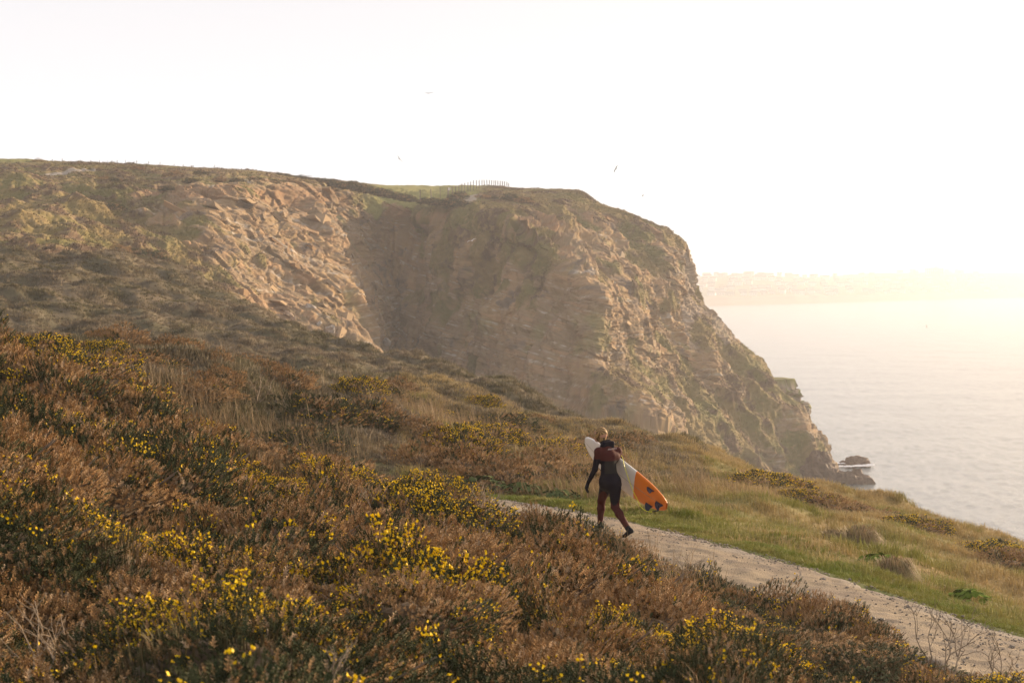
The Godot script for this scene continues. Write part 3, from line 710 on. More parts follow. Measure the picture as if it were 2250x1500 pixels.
# brown: share of dried sprigs, bloom: share of sprigs that flower
func bush_mesh(seed_value: int, count: int, length: float, spine: float, brown: float, bloom: float, tall := 0.85) -> Array:
	var r := RandomNumberGenerator.new()
	r.seed = seed_value
	var lobe := noise(seed_value, 1.15, 2)
	var patch := noise(seed_value + 1, 1.0, 3)
	var v := PackedVector3Array()
	var c := PackedColorArray()
	var fv := PackedVector3Array()
	var fc := PackedColorArray()
	var sv := PackedVector3Array()
	var sc := PackedColorArray()
	# the twiggy heart of the bush
	var nu := 16
	var nv := 8
	for i in nu:
		for j in nv:
			var q := []
			for e in [[0, 0], [1, 0], [1, 1], [0, 1]]:
				var th: float = TAU * ((i + e[0]) % nu) / nu
				var ph: float = (PI * 0.58) * (j + e[1]) / nv
				var dd := Vector3(sin(ph) * cos(th), cos(ph), sin(ph) * sin(th))
				var rr := (0.86 + 0.42 * lobe.get_noise_3dv(dd)) * 0.52
				q.append(Vector3(dd.x * rr, dd.y * rr * tall, dd.z * rr))
			for k in [0, 1, 2, 0, 2, 3]:
				v.append(q[k]); c.append(Color(0.14, 0.10, 0.06))
	for k in count:
		var y := 1.0 - 1.12 * (k + 0.5) / count
		var th := k * 2.39996 + r.randf() * 0.5
		var s := sqrt(maxf(0.0, 1.0 - y * y))
		var dd := Vector3(s * cos(th), y, s * sin(th))
		var rr := 0.86 + 0.42 * lobe.get_noise_3dv(dd) + 0.05 - 0.36 * pow(r.randf(), 2.2)
		var p := Vector3(dd.x * rr, dd.y * rr * tall, dd.z * rr) * 0.93
		var a := (dd * 0.75 + Vector3(r.randf_range(-0.55, 0.55), r.randf_range(0.15, 0.95), r.randf_range(-0.55, 0.55))).normalized()
		var len := length * r.randf_range(0.6, 1.45)
		var side := a.cross(Vector3(r.randf() - 0.5, r.randf() - 0.5, r.randf() - 0.5)).normalized()
		var sid2 := a.cross(side)
		var t := patch.get_noise_3dv(p * 1.3) * 1.15 + r.randf_range(-0.3, 0.3)
		var dry := t > 0.62 - brown * 1.25
		var g := r.randf_range(0.7, 1.35)
		var col := Color(0.325 * g, 0.198 * g, 0.085 * g) if dry else mixc(Color(0.03 * g, 0.042 * g, 0.015 * g), Color(0.08 * g, 0.078 * g, 0.028 * g), r.randf() * 0.75)
		if dry and r.randf() < 0.18: col = Color(0.38 * g, 0.27 * g, 0.16 * g)
		# stalk
		v.append(p); v.append(p + a * len); v.append(p + side * spine * 0.8)
		c.append(col * 0.8); c.append(col); c.append(col * 0.8)
		for w in 5:
			var at := p + a * len * (0.12 + 0.2 * w)
			var sl := len * 0.42 * (1.0 - 0.12 * w)
			for m in 3:
				var ang := TAU * m / 3.0 + w * 1.1 + r.randf() * 0.9
				var o := side * cos(ang) + sid2 * sin(ang)
				var tip := at + (o * 0.85 + a * 0.6) * sl * r.randf_range(0.7, 1.2)
				var wd := a.cross(o) * spine
				v.append(at - wd); v.append(at + wd); v.append(tip)
				c.append(col); c.append(col); c.append(col * 1.12)
		if not dry and y > -0.02:
			var fl := patch.get_noise_3dv(p * 2.8 + Vector3(9, 4, 2)) * 1.2 + 0.5
			if fl < bloom * 1.0 and r.randf() < 0.30 + bloom * 0.4:
				for b in r.randi_range(2, 5):
					var fp := p + a * len * r.randf_range(0.55, 1.0) + Vector3(r.randf_range(-1, 1), r.randf_range(-1, 1), r.randf_range(-1, 1)) * 0.035
					petal(fv, fc, fp, 0.0145 * r.randf_range(0.7, 1.25), r)
	# bare stems under the skirt
	for k in 14:
		var th := r.randf() * TAU
		var e := Vector3(cos(th), 0, sin(th))
		tube(sv, sc, [Vector3(e.x * 0.12, -0.15, e.z * 0.12), e * 0.45 + Vector3(0, 0.12, 0), e * 0.86 + Vector3(0, 0.3 + 0.2 * r.randf(), 0)], [0.018, 0.013, 0.006], Color(0.2, 0.16, 0.115), 4)
	return [built(v, c, PackedInt32Array()), built(fv, fc, PackedInt32Array()) if fv.size() else null, built(sv, sc, PackedInt32Array())]

# a pea flower: standard, two wings and keel
func petal(v: PackedVector3Array, c: PackedColorArray, p: Vector3, s: float, r: RandomNumberGenerator) -> void:
	var b := Basis.from_euler(Vector3(r.randf_range(-0.9, 0.9), r.randf() * TAU, r.randf_range(-0.9, 0.9))).scaled(Vector3(s, s, s))
	var g := r.randf_range(0.85, 1.1)
	var col := Color(0.90 * g, 0.62 * g, 0.012)
	var corners := [Vector3(-0.9, 0.2, 0), Vector3(0, 1.4, -0.5), Vector3(0.9, 0.2, 0), Vector3(0, -0.7, 0.3), Vector3(0, 0.2, 1.1)]
	for t in [[0, 1, 2], [0, 2, 3], [0, 4, 3], [2, 4, 3], [0, 2, 4]]:
		for k in t:
			v.append(p + b * corners[k]); c.append(col)

func make_bush(kind: int, x: float, d: float, radius: float, tall: float, label: String, group: String, called := "gorse_bush") -> Node3D:
	var h := ground_h(x, d)
	var o := thing(called, Vector3(x, h - 0.1 * radius, -d), label, "gorse bush", group)
	o.rotation.y = rng.randf() * TAU
	# lean the mound with the slope
	var set_: Array = bush_kinds[kind]
	var sc := Vector3(radius * rng.randf_range(0.9, 1.2), tall, radius * rng.randf_range(0.9, 1.2))
	for e in [["foliage", set_[0], mat_leaf], ["blossom", set_[1], mat_petal], ["stem", set_[2], mat_wood]]:
		if e[1] != null:
			var m := part(e[0], e[1], e[2], o)
			m.scale = sc
			if e[0] != "stem": m.set_meta("kind", "stuff")
	return o

# gorse one can pick out: x, depth, radius, height, kind, label
const PICKED := [
	[-9.13, 33.00, 1.5, 0.95, 8, "wide yellow flowering gorse mound on the upper left brow of the heath"],
	[-10.27, 34.00, 1.3, 0.8, 8, "flowering gorse at the left edge of the photo on the heath's upper brow"],
	[-8.01, 33.00, 1.1, 0.8, 7, "gorse with yellow flowers at the right end of the upper brow mound"],
	[-4.67, 24.00, 0.85, 0.75, 2, "yellow flowering gorse behind the tangle of bare tan branches"],
	[-8.39, 27.00, 1.0, 0.7, 7, "half flowering gorse below the brow at the left edge"],
	[-6.65, 24.00, 0.9, 0.6, 2, "low gorse with a line of flowers below the upper left brow"],
	[-5.67, 30.00, 1.1, 0.65, 8, "long low gorse with bright flowers beside tall pale grass"],
	[-4.68, 34.00, 1.6, 0.75, 6, "broad dark green gorse mound below the shaded slope"],
	[-3.49, 21.00, 0.8, 0.6, 2, "gorse with a bright line of flowers in the middle of the heath"],
	[-2.97, 24.00, 0.9, 0.7, 2, "flowering gorse just below the brown mound at the path bend"],
	[-1.46, 25.00, 1.0, 0.8, 2, "heavily flowering gorse on the brow beside the hidden bend of the path"],
	[-0.94, 24.50, 0.8, 0.7, 3, "brown gorse at the brow end where the path comes into view"],
	[-3.26, 12.00, 0.75, 0.65, 2, "flowering gorse beside the brown bush at the left edge"],
	[-3.64, 12.00, 0.6, 0.65, 0, "large brown dried gorse against the left edge"],
	[-1.47, 15.00, 0.75, 0.6, 2, "gorse with scattered flowers in the middle of the lower heath"],
	[-0.87, 13.50, 0.8, 0.7, 2, "gorse dotted with flowers left of the brown slope below the surfer"],
	[0.36, 19.50, 0.95, 0.75, 2, "yellow flowering gorse at the path edge below the surfer's feet"],
	[0.87, 18.50, 0.8, 0.65, 4, "gorse with a few flowers just in front of the surfer's shadow"],
	[0.41, 22.30, 0.62, 0.7, 5, "small round brown gorse standing alone at the path edge"],
	[-1.50, 8.40, 0.7, 0.6, 2, "bright flowering gorse crowning the dark mound at the front"],
	[-1.82, 8.00, 0.6, 0.5, 1, "flowering gorse left of the dark front mound"],
	[-1.03, 7.40, 0.7, 0.6, 1, "dark green gorse with a hanging cluster of flowers at the front"],
	[-1.81, 6.30, 0.6, 0.5, 2, "blurred flowering gorse in the bottom left corner"],
	[-1.41, 6.20, 0.55, 0.45, 2, "blurred gorse with many flowers along the bottom edge"],
	[2.00, 18.70, 0.75, 0.65, 1, "gorse with pale dead grass in it at the path edge right of the surfer"],
	[3.12, 16.20, 0.6, 0.5, 3, "small brown topped gorse poking above the path edge"],
	[2.55, 12.30, 0.7, 0.5, 1, "gorse with a row of flowers at the bottom right"],
	[3.37, 12.60, 0.6, 0.45, 4, "low gorse under the bare stalks at the path in the bottom right corner"],
]
const PICKED_BEYOND := [
	[-0.46, 46.00, 1.5, 0.75, 6, "gorse with faint flowers on the slope behind the path bend"],
	[1.08, 40.00, 1.2, 0.8, 8, "flowering gorse on the slope behind the surfer's head"],
	[-0.50, 39.00, 1.1, 0.7, 8, "flowering gorse among dry grass left of the surfer"],
	[-4.57, 37.00, 1.4, 0.9, 6, "dark green gorse below the tall pale grass beyond the brow"],
	[-3.51, 38.00, 1.3, 0.8, 7, "wide brown green gorse beyond the brow in the picture's middle"],
	[0.44, 34.00, 1.2, 0.8, 5, "shaded brown gorse beside the path left of the surfer's hand"],
	[-1.02, 34.00, 1.2, 0.85, 5, "rounded brown gorse above the bend of the path"],
	[1.34, 35.00, 1.0, 0.7, 6, "dark gorse behind the white nose of the surfboard"],
	[-1.98, 34.00, 1.1, 0.8, 5, "brown gorse beyond the flowering brow"],
	[7.24, 45.00, 1.3, 0.7, 8, "yellow flowering gorse on the seaward slope right of the surfboard"],
	[7.84, 43.00, 1.0, 0.5, 8, "low flowering gorse between grass and brown heather on the seaward slope"],
	[8.43, 42.00, 1.2, 0.6, 5, "brown heathery gorse on the seaward slope near the cliff edge"],
	[8.83, 40.00, 1.0, 0.45, 5, "low brown gorse continuing the line towards the right"],
	[9.58, 38.00, 1.1, 0.55, 8, "flowering gorse on the crest above the rippled sea"],
	[10.52, 36.00, 1.3, 0.6, 8, "yellow and brown gorse on the crest at the far right"],
	[10.71, 34.00, 1.2, 0.6, 5, "dark gorse cut by the right edge of the photo"],
]

func make_gorse() -> void:
	# kinds: 0 dried, 1 green, 2 green in bloom, 3 brown and green, 4 mixed with a few flowers; 5 to 8 the same, coarser, for farther off
	bush_kinds = [
		bush_mesh(101, 2900, 0.07, 0.0068, 0.95, 0.0), bush_mesh(102, 3100, 0.07, 0.0068, 0.3, 0.08), bush_mesh(103, 2900, 0.07, 0.0068, 0.3, 0.7),
		bush_mesh(104, 2900, 0.07, 0.0068, 0.62, 0.1), bush_mesh(105, 2900, 0.07, 0.0068, 0.5, 0.32),
		bush_mesh(106, 1900, 0.088, 0.009, 0.85, 0.05), bush_mesh(107, 1900, 0.088, 0.009, 0.25, 0.08), bush_mesh(108, 1900, 0.088, 0.009, 0.55, 0.15), bush_mesh(109, 1900, 0.088, 0.009, 0.3, 0.75),
	]
	var spots := []
	for e in PICKED:
		make_bush(e[4], e[0], e[1], e[2], e[3], e[5], "gorse bushes on the heath")
		spots.append(Vector3(e[0], e[1], e[2]))
	for e in PICKED_BEYOND:
		make_bush(e[4], e[0], e[1], e[2], e[3], e[5], "gorse bushes beyond the path")
		spots.append(Vector3(e[0], e[1], e[2]))
	# a low fringe along the near edge of the path
	for k in 12:
		var fr := path_frame(0.1 + 0.031 * k)
		var r := rng.randf_range(0.45, 0.68)
		var q: Vector2 = fr[0] - fr[1] * (1.35 + r * 0.45 + rng.randf() * 0.15)
		spots.append(Vector3(q.x, q.y, r * 0.8))
		make_bush([3, 1, 0, 4][k % 4], q.x, q.y, r, r * rng.randf_range(0.75, 1.0), "%s, %s from the right along the near edge of the path" % [["brown green gorse", "green gorse", "brown gorse", "sparsely flowering gorse"][k % 4], nth(k)], "gorse fringe along the path")
	# the rest of the mass that covers the heath on the near side of the path
	var dryness := noise(71, 0.22, 2)
	var d := 5.2
	var row := 0
	while d < 41.0:
		var place := 0
		var r := 0.52 + 0.0215 * d
		var x := -0.355 * d - 1.2 + rng.randf() * r
		while x < 9.0:
			var q := Vector2(x + rng.randf_range(-0.3, 0.3) * r, d + rng.randf_range(-0.35, 0.35) * r)
			var off := path_off(q.x, q.y)
			var clear := off < -1.2 - r * 0.5 and q.x < 0.36 * q.y + 1.2
			for s in spots:
				if Vector2(s.x, s.y).distance_to(q) < (s.z + r) * 0.48:
					clear = false
					break
			if clear:
				var rad := r * rng.randf_range(0.8, 1.15)
				var tall := rad * rng.randf_range(0.75, 1.15) * lerpf(0.42, 1.0, smoothstep(-2.0, -5.5, off))
				var t := dryness.get_noise_2d(q.x, q.y) + rng.randf_range(-0.25, 0.25)
				var near := q.y < 17.0
				var kind := 0
				if t > 0.2: kind = 0 if near else 5
				elif t > -0.08: kind = (3 if rng.randf() < 0.6 else 4) if near else (5 if rng.randf() < 0.4 else 7)
				else: kind = (1 if rng.randf() < 0.8 else 2) if near else (6 if rng.randf() < 0.8 else 8)
				var words: String = ["dried brown gorse", "green gorse", "green flowering gorse", "brown and green gorse", "sparsely flowering gorse", "brown gorse", "dark green gorse", "brown green gorse", "flowering gorse"][kind]
				make_bush(kind, q.x, q.y, rad, tall, words + ", %s from left in the %s row up the heath" % [nth(place), nth(row)], "gorse mass on the heath")
				place += 1
			x += r * 1.1
		d += r * 1.0
		row += 1
	# hummocks scattered over the grass beyond the path and the brow
	var more := []
	for k in 1600:
		var dd := rng.randf_range(30.0, 60.0)
		var q := Vector2(rng.randf_range(-0.34, 0.075) * dd, dd)
		var r := rng.randf_range(0.6, 1.15)
		if (path_off(q.x, q.y) < 1.6 + r and q.y < 41.0) or q.y - q.x * -20.0 > 400.0: continue
		var clear := true
		for s in spots:
			if Vector2(s.x, s.y).distance_to(q) < (s.z + r) * 0.62:
				clear = false
				break
		if clear:
			spots.append(Vector3(q.x, q.y, r))
			more.append(Vector3(q.x, q.y, r))
		if more.size() >= 84: break
	more.sort_custom(func(a, b): return a.x / a.y < b.x / b.y)
	for k in more.size():
		var e: Vector3 = more[k]
		var kind: int = [5, 7, 6, 5, 8, 5, 7][rng.randi() % 7]
		make_bush(kind, e.x, e.y, e.z, e.z * rng.randf_range(0.5, 0.75), "%s hummock, %s from left in the grass beyond the path" % [["brown gorse", "dark green gorse", "brown green gorse", "flowering gorse"][kind - 5], nth(k)], "gorse hummocks beyond the path")

# a leafless, forked gorse skeleton
func dead_branches(seed_value: int, count: int, size: float, spread: float) -> ArrayMesh:
	var r := RandomNumberGenerator.new()
	r.seed = seed_value
	var v := PackedVector3Array()
	var c := PackedColorArray()
	for k in count:
		var th := r.randf() * TAU
		grow(v, c, Vector3(cos(th), 0, sin(th)) * 0.1 * size, (Vector3(cos(th), 0, sin(th)) * spread + UP * r.randf_range(0.5, 1.0)).normalized(), size * r.randf_range(0.3, 0.5), 0.010 * size + 0.003, 3, r)
	return built(v, c, PackedInt32Array())

func grow(v: PackedVector3Array, c: PackedColorArray, p: Vector3, dir: Vector3, len: float, rad: float, deep: int, r: RandomNumberGenerator) -> void:
	var pts := [p]
	var rads := [rad]
	var q := p
	for k in 3:
		dir = (dir + Vector3(r.randf_range(-1, 1), r.randf_range(-0.6, 0.8), r.randf_range(-1, 1)) * 0.33).normalized()
		q += dir * len / 3.0
		pts.append(q)
		rads.append(rad * (1.0 - 0.13 * (k + 1)))
	var g := r.randf_range(0.75, 1.2)
	tube(v, c, pts, rads, Color(0.30 * g, 0.235 * g, 0.165 * g), 5)
	if deep > 0:
		for k in r.randi_range(2, 3):
			grow(v, c, pts[r.randi_range(2, 3)], (dir + Vector3(r.randf_range(-1, 1), r.randf_range(-0.5, 0.7), r.randf_range(-1, 1)) * 0.9).normalized(), len * r.randf_range(0.6, 0.85), rad * 0.6, deep - 1, r)

func make_dead_gorse() -> void:
	for e in [
		[-2.61, 8.60, 0.8, 4, 0.5, "thick bare gorse branches at the left edge"],
		[-2.22, 8.40, 0.45, 8, 0.9, "grey tangle of dead twigs behind the front flowers"],
		[-4.16, 22.00, 0.95, 4, 1.0, "bare tan gorse branches sprawling below the flowering bush"],
		[-2.80, 19.50, 0.7, 4, 0.9, "curved bare branches in the middle of the heath"],
		[-2.48, 20.00, 0.75, 4, 0.9, "pale forked dead branches right of the curved ones"],
		[-1.64, 21.00, 0.85, 4, 1.0, "long leaning dead branches below the flowering brow"],
		[-0.40, 21.80, 0.75, 5, 0.7, "pale twiggy dead gorse at the bend beside the path"],
		[-0.14, 19.80, 0.6, 3, 0.6, "bleached upright dead stem left of the lone round bush"],
		[1.06, 15.20, 0.5, 3, 0.8, "dead twigs at the foot of the flowering bush by the path"],
		[1.78, 17.60, 0.6, 4, 0.7, "dry stems standing among pale grass at the path edge"],
		[-5.77, 36.00, 0.9, 4, 0.6, "pale dead branches showing above the gorse below the shaded slope"],
		[-1.13, 12.20, 0.45, 3, 0.8, "short dead twigs in the brown gorse at the centre"],
		[-0.82, 6.20, 0.45, 2, 0.3, "blurred dead twig rising at the bottom edge"],
	]:
		var h := ground_h(e[0], e[1])
		var o := thing("dead_gorse", Vector3(e[0], h + 0.18, -e[1]), e[5], "dead bush", "bare dead gorse on the heath")
		part("branch", dead_branches(int(e[0] * 91.0 + e[1] * 37.0), e[3], e[2], e[4]), mat_wood, o)
	for e in [[3.73, 13.60, 0.75, 3, "tall bare stalk in front of the path at the bottom right"], [4.10, 13.40, 0.55, 2, "thin bare stalk beside the tall one at the bottom right"], [4.37, 13.70, 0.5, 1, "thin bare stalk cut by the right edge"], [3.49, 14.20, 0.4, 1, "short dried sprig with a rusty head against the path"]]:
		var o := thing("dry_stalk", Vector3(e[0], ground_h(e[0], e[1]), -e[1]), e[4], "stalk", "bare stalks at the path")
		part("stem", dead_branches(int(e[0] * 77.0), e[3], e[2], 0.25), mat_wood, o)

# ---------------------------------------------------------------- grasses
func tuft(seed_value: int, blades: int, tall: float, spread: float, width: float, droop: float) -> ArrayMesh:
	var r := RandomNumberGenerator.new()
	r.seed = seed_value
	var v := PackedVector3Array()
	var c := PackedColorArray()
	for k in blades:
		var th := r.randf() * TAU
		var root := Vector3(cos(th), 0, sin(th)) * spread * sqrt(r.randf()) * 0.6
		var out := Vector3(cos(th + r.randf_range(-0.6, 0.6)), 0, sin(th + r.randf_range(-0.6, 0.6)))
		var h := tall * r.randf_range(0.55, 1.15)
		var lean := r.randf_range(0.1, 1.0) * droop
		var p1 := root + UP * h * 0.55 + out * lean * h * 0.3
		var p2 := root + UP * h * (1.0 - 0.45 * lean) + out * lean * h * 0.9
		var s := out.cross(UP) * width
		var g := r.randf_range(0.75, 1.25)
		var col := Color(g, g, g)
		v.append(root - s); v.append(root + s); v.append(p1 + s * 0.7)
		v.append(root - s); v.append(p1 + s * 0.7); v.append(p1 - s * 0.7)
		v.append(p1 - s * 0.7); v.append(p1 + s * 0.7); v.append(p2)
		for q in 9: c.append(col)
	return built(v, c, PackedInt32Array())

func make_grass() -> void:
	var wet := noise(81, 0.35, 3)
	var clump := noise(82, 0.9, 2)
	# green verge on the far side of the path
	var at := []
	var tints := PackedColorArray()
	for k in 26000:
		var fr := path_frame(rng.randf_range(0.0, 0.86))
		var w := 1.18 + absf(rng.randfn(0.0, 1.15))
		var q: Vector2 = fr[0] + fr[1] * w
		if w < 1.35 and wet.get_noise_2d(q.x * 3.0, q.y * 3.0) < 0.05: continue
		var s := rng.randf_range(0.5, 1.15) * (0.75 + 0.5 * clampf(clump.get_noise_2d(q.x, q.y) + 0.4, 0.0, 1.0)) * smoothstep(1.0, 1.9, w)
		at.append(Transform3D(Basis(UP, rng.randf() * TAU).scaled(Vector3(s, s, s)), Vector3(q.x, ground_h(q.x, q.y) - 0.01, -q.y)))
		var t := wet.get_noise_2d(q.x * 2.0, q.y * 2.0) + rng.randf_range(-0.3, 0.3)
		tints.append(mixc(Color(0.19, 0.225, 0.035), Color(0.31, 0.27, 0.075), 0.35 + t) * rng.randf_range(0.75, 1.25))
	multi("verge_grass", tuft(201, 12, 0.14, 0.12, 0.0045, 0.8), mat_blade, at, tints, "short green grass along the seaward edge of the path", "grass")
	# straw coloured grass on the seaward slope
	at = []; tints = PackedColorArray()
	var tries := 0
	while at.size() < 56000 and tries < 400000:
		tries += 1
		var d := 17.0 + 57.0 * pow(rng.randf(), 0.62)
		var x := rng.randf_range(-0.07, 0.40) * d
		var off := path_off(x, d)
		if off < 2.0 or past_crest(x, d) > 1.5: continue
		var t := wet.get_noise_2d(x, d)
		var s := rng.randf_range(0.6, 1.2) * (0.7 + 0.6 * clampf(clump.get_noise_2d(x * 0.5, d * 0.5) + 0.5, 0.0, 1.0))
		var lean := Basis(Vector3(0, 0, 1), rng.randf_range(-0.1, 0.35))
		at.append(Transform3D(lean * Basis(UP, rng.randf() * TAU).scaled(Vector3(s, s, s)), Vector3(x, ground_h(x, d) - 0.02, -d)))
		var col := mixc(Color(0.44, 0.33, 0.15), Color(0.27, 0.26, 0.065), 0.5 + t * 1.5 + rng.randf_range(-0.25, 0.25) - (off - 6.0) * 0.03)
		tints.append(col * rng.randf_range(0.75, 1.25))
	multi("dry_grass", tuft(202, 13, 0.20, 0.17, 0.005, 0.95), mat_blade, at, tints, "straw coloured grass covering the seaward slope below the path", "grass")
	# rough grass and heather on the farther, shaded slope
	at = []; tints = PackedColorArray()
	tries = 0
	while at.size() < 105000 and tries < 500000:
		tries += 1
		var d := rng.randf_range(31.0, 136.0)
		var x := rng.randf_range(-0.37, 0.12) * d
		if past_crest(x, d) > 2.0: continue
		if path_off(x, d) < 1.5 and d < 41.0: continue
		if d < 41.0 and x > 0.0: continue
		var t := wet.get_noise_2d(x * 0.35, d * 0.35)
		var s := rng.randf_range(0.6, 1.25) * (0.7 + 0.6 * clampf(clump.get_noise_2d(x * 0.3, d * 0.3) + 0.5, 0.0, 1.0))
		at.append(Transform3D(Basis(UP, rng.randf() * TAU).scaled(Vector3(s, s, s)), Vector3(x, ground_h(x, d) - 0.03, -d)))
		var col := mixc(Color(0.24, 0.19, 0.13), Color(0.17, 0.15, 0.08), 0.5 + t * 1.7 + rng.randf_range(-0.3, 0.3))
		if rng.randf() < 0.2: col = Color(0.31, 0.245, 0.15)
		tints.append(col * rng.randf_range(0.7, 1.25))
	multi("slope_grass", tuft(203, 13, 0.19, 0.36, 0.011, 1.3), mat_blade, at, tints, "rough brown and olive grass on the slope behind the heath", "grass")
	# turf on the headland
	multi("clifftop_grass", tuft(204, 9, 0.75, 0.7, 0.05, 0.9), mat_blade, turf_at, turf_tint, "turf growing on the ledges and top of the headland", "grass")
	# dry twiggy growth between the bushes
	at = []; tints = PackedColorArray()
	tries = 0
	while at.size() < 26000 and tries < 200000:
		tries += 1
		var d := 4.5 + 38.0 * sqrt(rng.randf())
		var x := rng.randf_range(-0.38, 0.40) * d
		if path_off(x, d) > -1.5: continue
		var s := rng.randf_range(0.7, 1.5)
		at.append(Transform3D(Basis(UP, rng.randf() * TAU).scaled(Vector3(s, s, s)), Vector3(x, ground_h(x, d) - 0.01, -d)))
		tints.append(mixc(Color(0.25, 0.165, 0.085), Color(0.09, 0.085, 0.035), rng.randf() + wet.get_noise_2d(x, d)) * rng.randf_range(0.75, 1.2))
	multi("heath_undergrowth", tuft(206, 18, 0.17, 0.16, 0.004, 0.7), mat_leaf, at, tints, "dry twiggy undergrowth between the gorse bushes", "undergrowth")
	# tall pale stalks among the gorse
	at = []; tints = PackedColorArray()
	for e in [[-6.80, 34.00, 2.2, 420], [-5.50, 32.00, 1.8, 260], [-4.55, 33.00, 1.6, 220], [-4.15, 45.00, 3.0, 320], [0.28, 40.00, 3.0, 620], [-1.49, 42.00, 2.6, 360], [2.10, 36.00, 2.0, 300], [4.05, 38.00, 2.5, 380], [1.93, 18.00, 0.5, 60], [1.54, 31.00, 1.2, 160], [1.77, 21.00, 0.3, 10]]:
		for k in int(e[3] * 0.5):
			var x: float = e[0] + rng.randfn(0, 0.6) * e[2]
			var d: float = e[1] + rng.randfn(0, 0.5) * e[2]
			var s := rng.randf_range(0.6, 1.25)
			var lean := Basis(Vector3(0, 0, 1), rng.randf_range(-0.1, 0.45))
			at.append(Transform3D(lean * Basis(UP, rng.randf() * TAU).scaled(Vector3(s, s, s)), Vector3(x, ground_h(x, d), -d)))
			tints.append(Color(0.33, 0.235, 0.13) * rng.randf_range(0.7, 1.2))
	multi("tall_grass", tuft(205, 6, 0.85, 0.2, 0.004, 0.45), mat_blade, at, tints, "tall pale grass stalks standing among the gorse", "grass")

# a drooping dome of dead grass
func make_tussocks() -> void:
	for e in [[6.15, 28.20, 0.42, "large bleached grass tussock above the path"], [5.80, 24.20, 0.36, "second bleached tussock at the path edge below the large one"], [5.63, 28.00, 0.26, "small grey tussock left of the large bleached one"], [1.96, 30.60, 0.35, "dark tussock behind the surfer's knee"]]:
		var o := thing("grass_tussock", Vector3(e[0], ground_h(e[0], e[1]) - 0.04, -e[1]), e[3], "tussock", "dead tussocks along the verge")
		var r := RandomNumberGenerator.new()
		r.seed = int(e[1] * 100)
		var v := PackedVector3Array()
		var c := PackedColorArray()
		for k in 620:
			var th := r.randf() * TAU
			var s: float = e[2]
			var out := Vector3(cos(th), 0, sin(th))
			var p0 := out * s * 0.25 * r.randf()
			var up := UP * s * r.randf_range(0.45, 1.1)
			var p1 := p0 + up + out * s * r.randf_range(0.15, 0.75)
			var p2 := out * s * r.randf_range(0.8, 1.35) + UP * s * r.randf_range(-0.1, 0.45) + Vector3(0.15 * s, 0, 0)
			var w := out.cross(UP) * 0.0045
			var g := r.randf_range(0.7, 1.25)
			var col := mixc(Color(0.36, 0.255, 0.15), Color(0.22, 0.19, 0.10), r.randf() * 0.9) * g
			for q in [p0 - w, p0 + w, p1 + w, p0 - w, p1 + w, p1 - w, p1 - w, p1 + w, p2]:
				v.append(q); c.append(col)
		var m := part("blades", built(v, c, PackedInt32Array()), mat_blade, o)
		m.set_meta("kind", "stuff")
	# broad leaved plants
	for e in [[5.78, 25.20, 0.36, 0, "bright green leafy plant beside the bleached tussock"], [6.82, 23.80, 0.3, 0, "low leafy plant on the verge at the right"], [0.22, 31.20, 0.5, 1, "dark leafy plant in the shade by the path bend"], [-0.58, 31.60, 0.5, 1, "dark green leafy clump where the path disappears"], [0.90, 30.20, 0.4, 1, "shaded leafy clump beside the path left of the surfer"]]:
		var o := thing("leafy_plant", Vector3(e[0], ground_h(e[0], e[1]) - 0.03, -e[1]), e[4], "plant", "leafy plants along the verge")
		var r := RandomNumberGenerator.new()
		r.seed = int(e[1] * 331)
		for k in 90:
			var th := r.randf() * TAU
			var out := Vector3(cos(th), 0, sin(th))
			var away := sqrt(r.randf())
			var p: Vector3 = out * e[2] * away + UP * e[2] * (0.2 + 0.55 * sqrt(1.0 - away * away * 0.9) * r.randf_range(0.7, 1.1))
			var leaf := part("leaf", leaf_mesh(), plain(Color(0.14, 0.19, 0.03) * r.randf_range(0.8, 1.2) if e[3] == 0 else Color(0.10, 0.12, 0.045) * r.randf_range(0.8, 1.3), 0.9, 0.15), o)
			var s: float = 0.03 + 0.035 * r.randf()
			leaf.transform = Transform3D(Basis.from_euler(Vector3(r.randf_range(-0.2, 0.9), atan2(out.x, out.z) + r.randf_range(-0.5, 0.5), 0)).scaled(Vector3(s, s, s)), p)

var one_leaf: ArrayMesh
func leaf_mesh() -> ArrayMesh:
	if one_leaf: return one_leaf
	var v := PackedVector3Array()
	var rim := [Vector3(0, 0, -1), Vector3(0.75, 0.18, -0.7), Vector3(1.0, 0.2, 0), Vector3(0.7, 0.1, 0.75), Vector3(0, -0.15, 1.15), Vector3(-0.7, 0.1, 0.75), Vector3(-1.0, 0.2, 0), Vector3(-0.75, 0.18, -0.7)]
	for k in 8:
		v.append(Vector3.ZERO); v.append(rim[k]); v.append(rim[(k + 1) % 8])
	one_leaf = built(v, PackedColorArray(), PackedInt32Array())
	return one_leaf

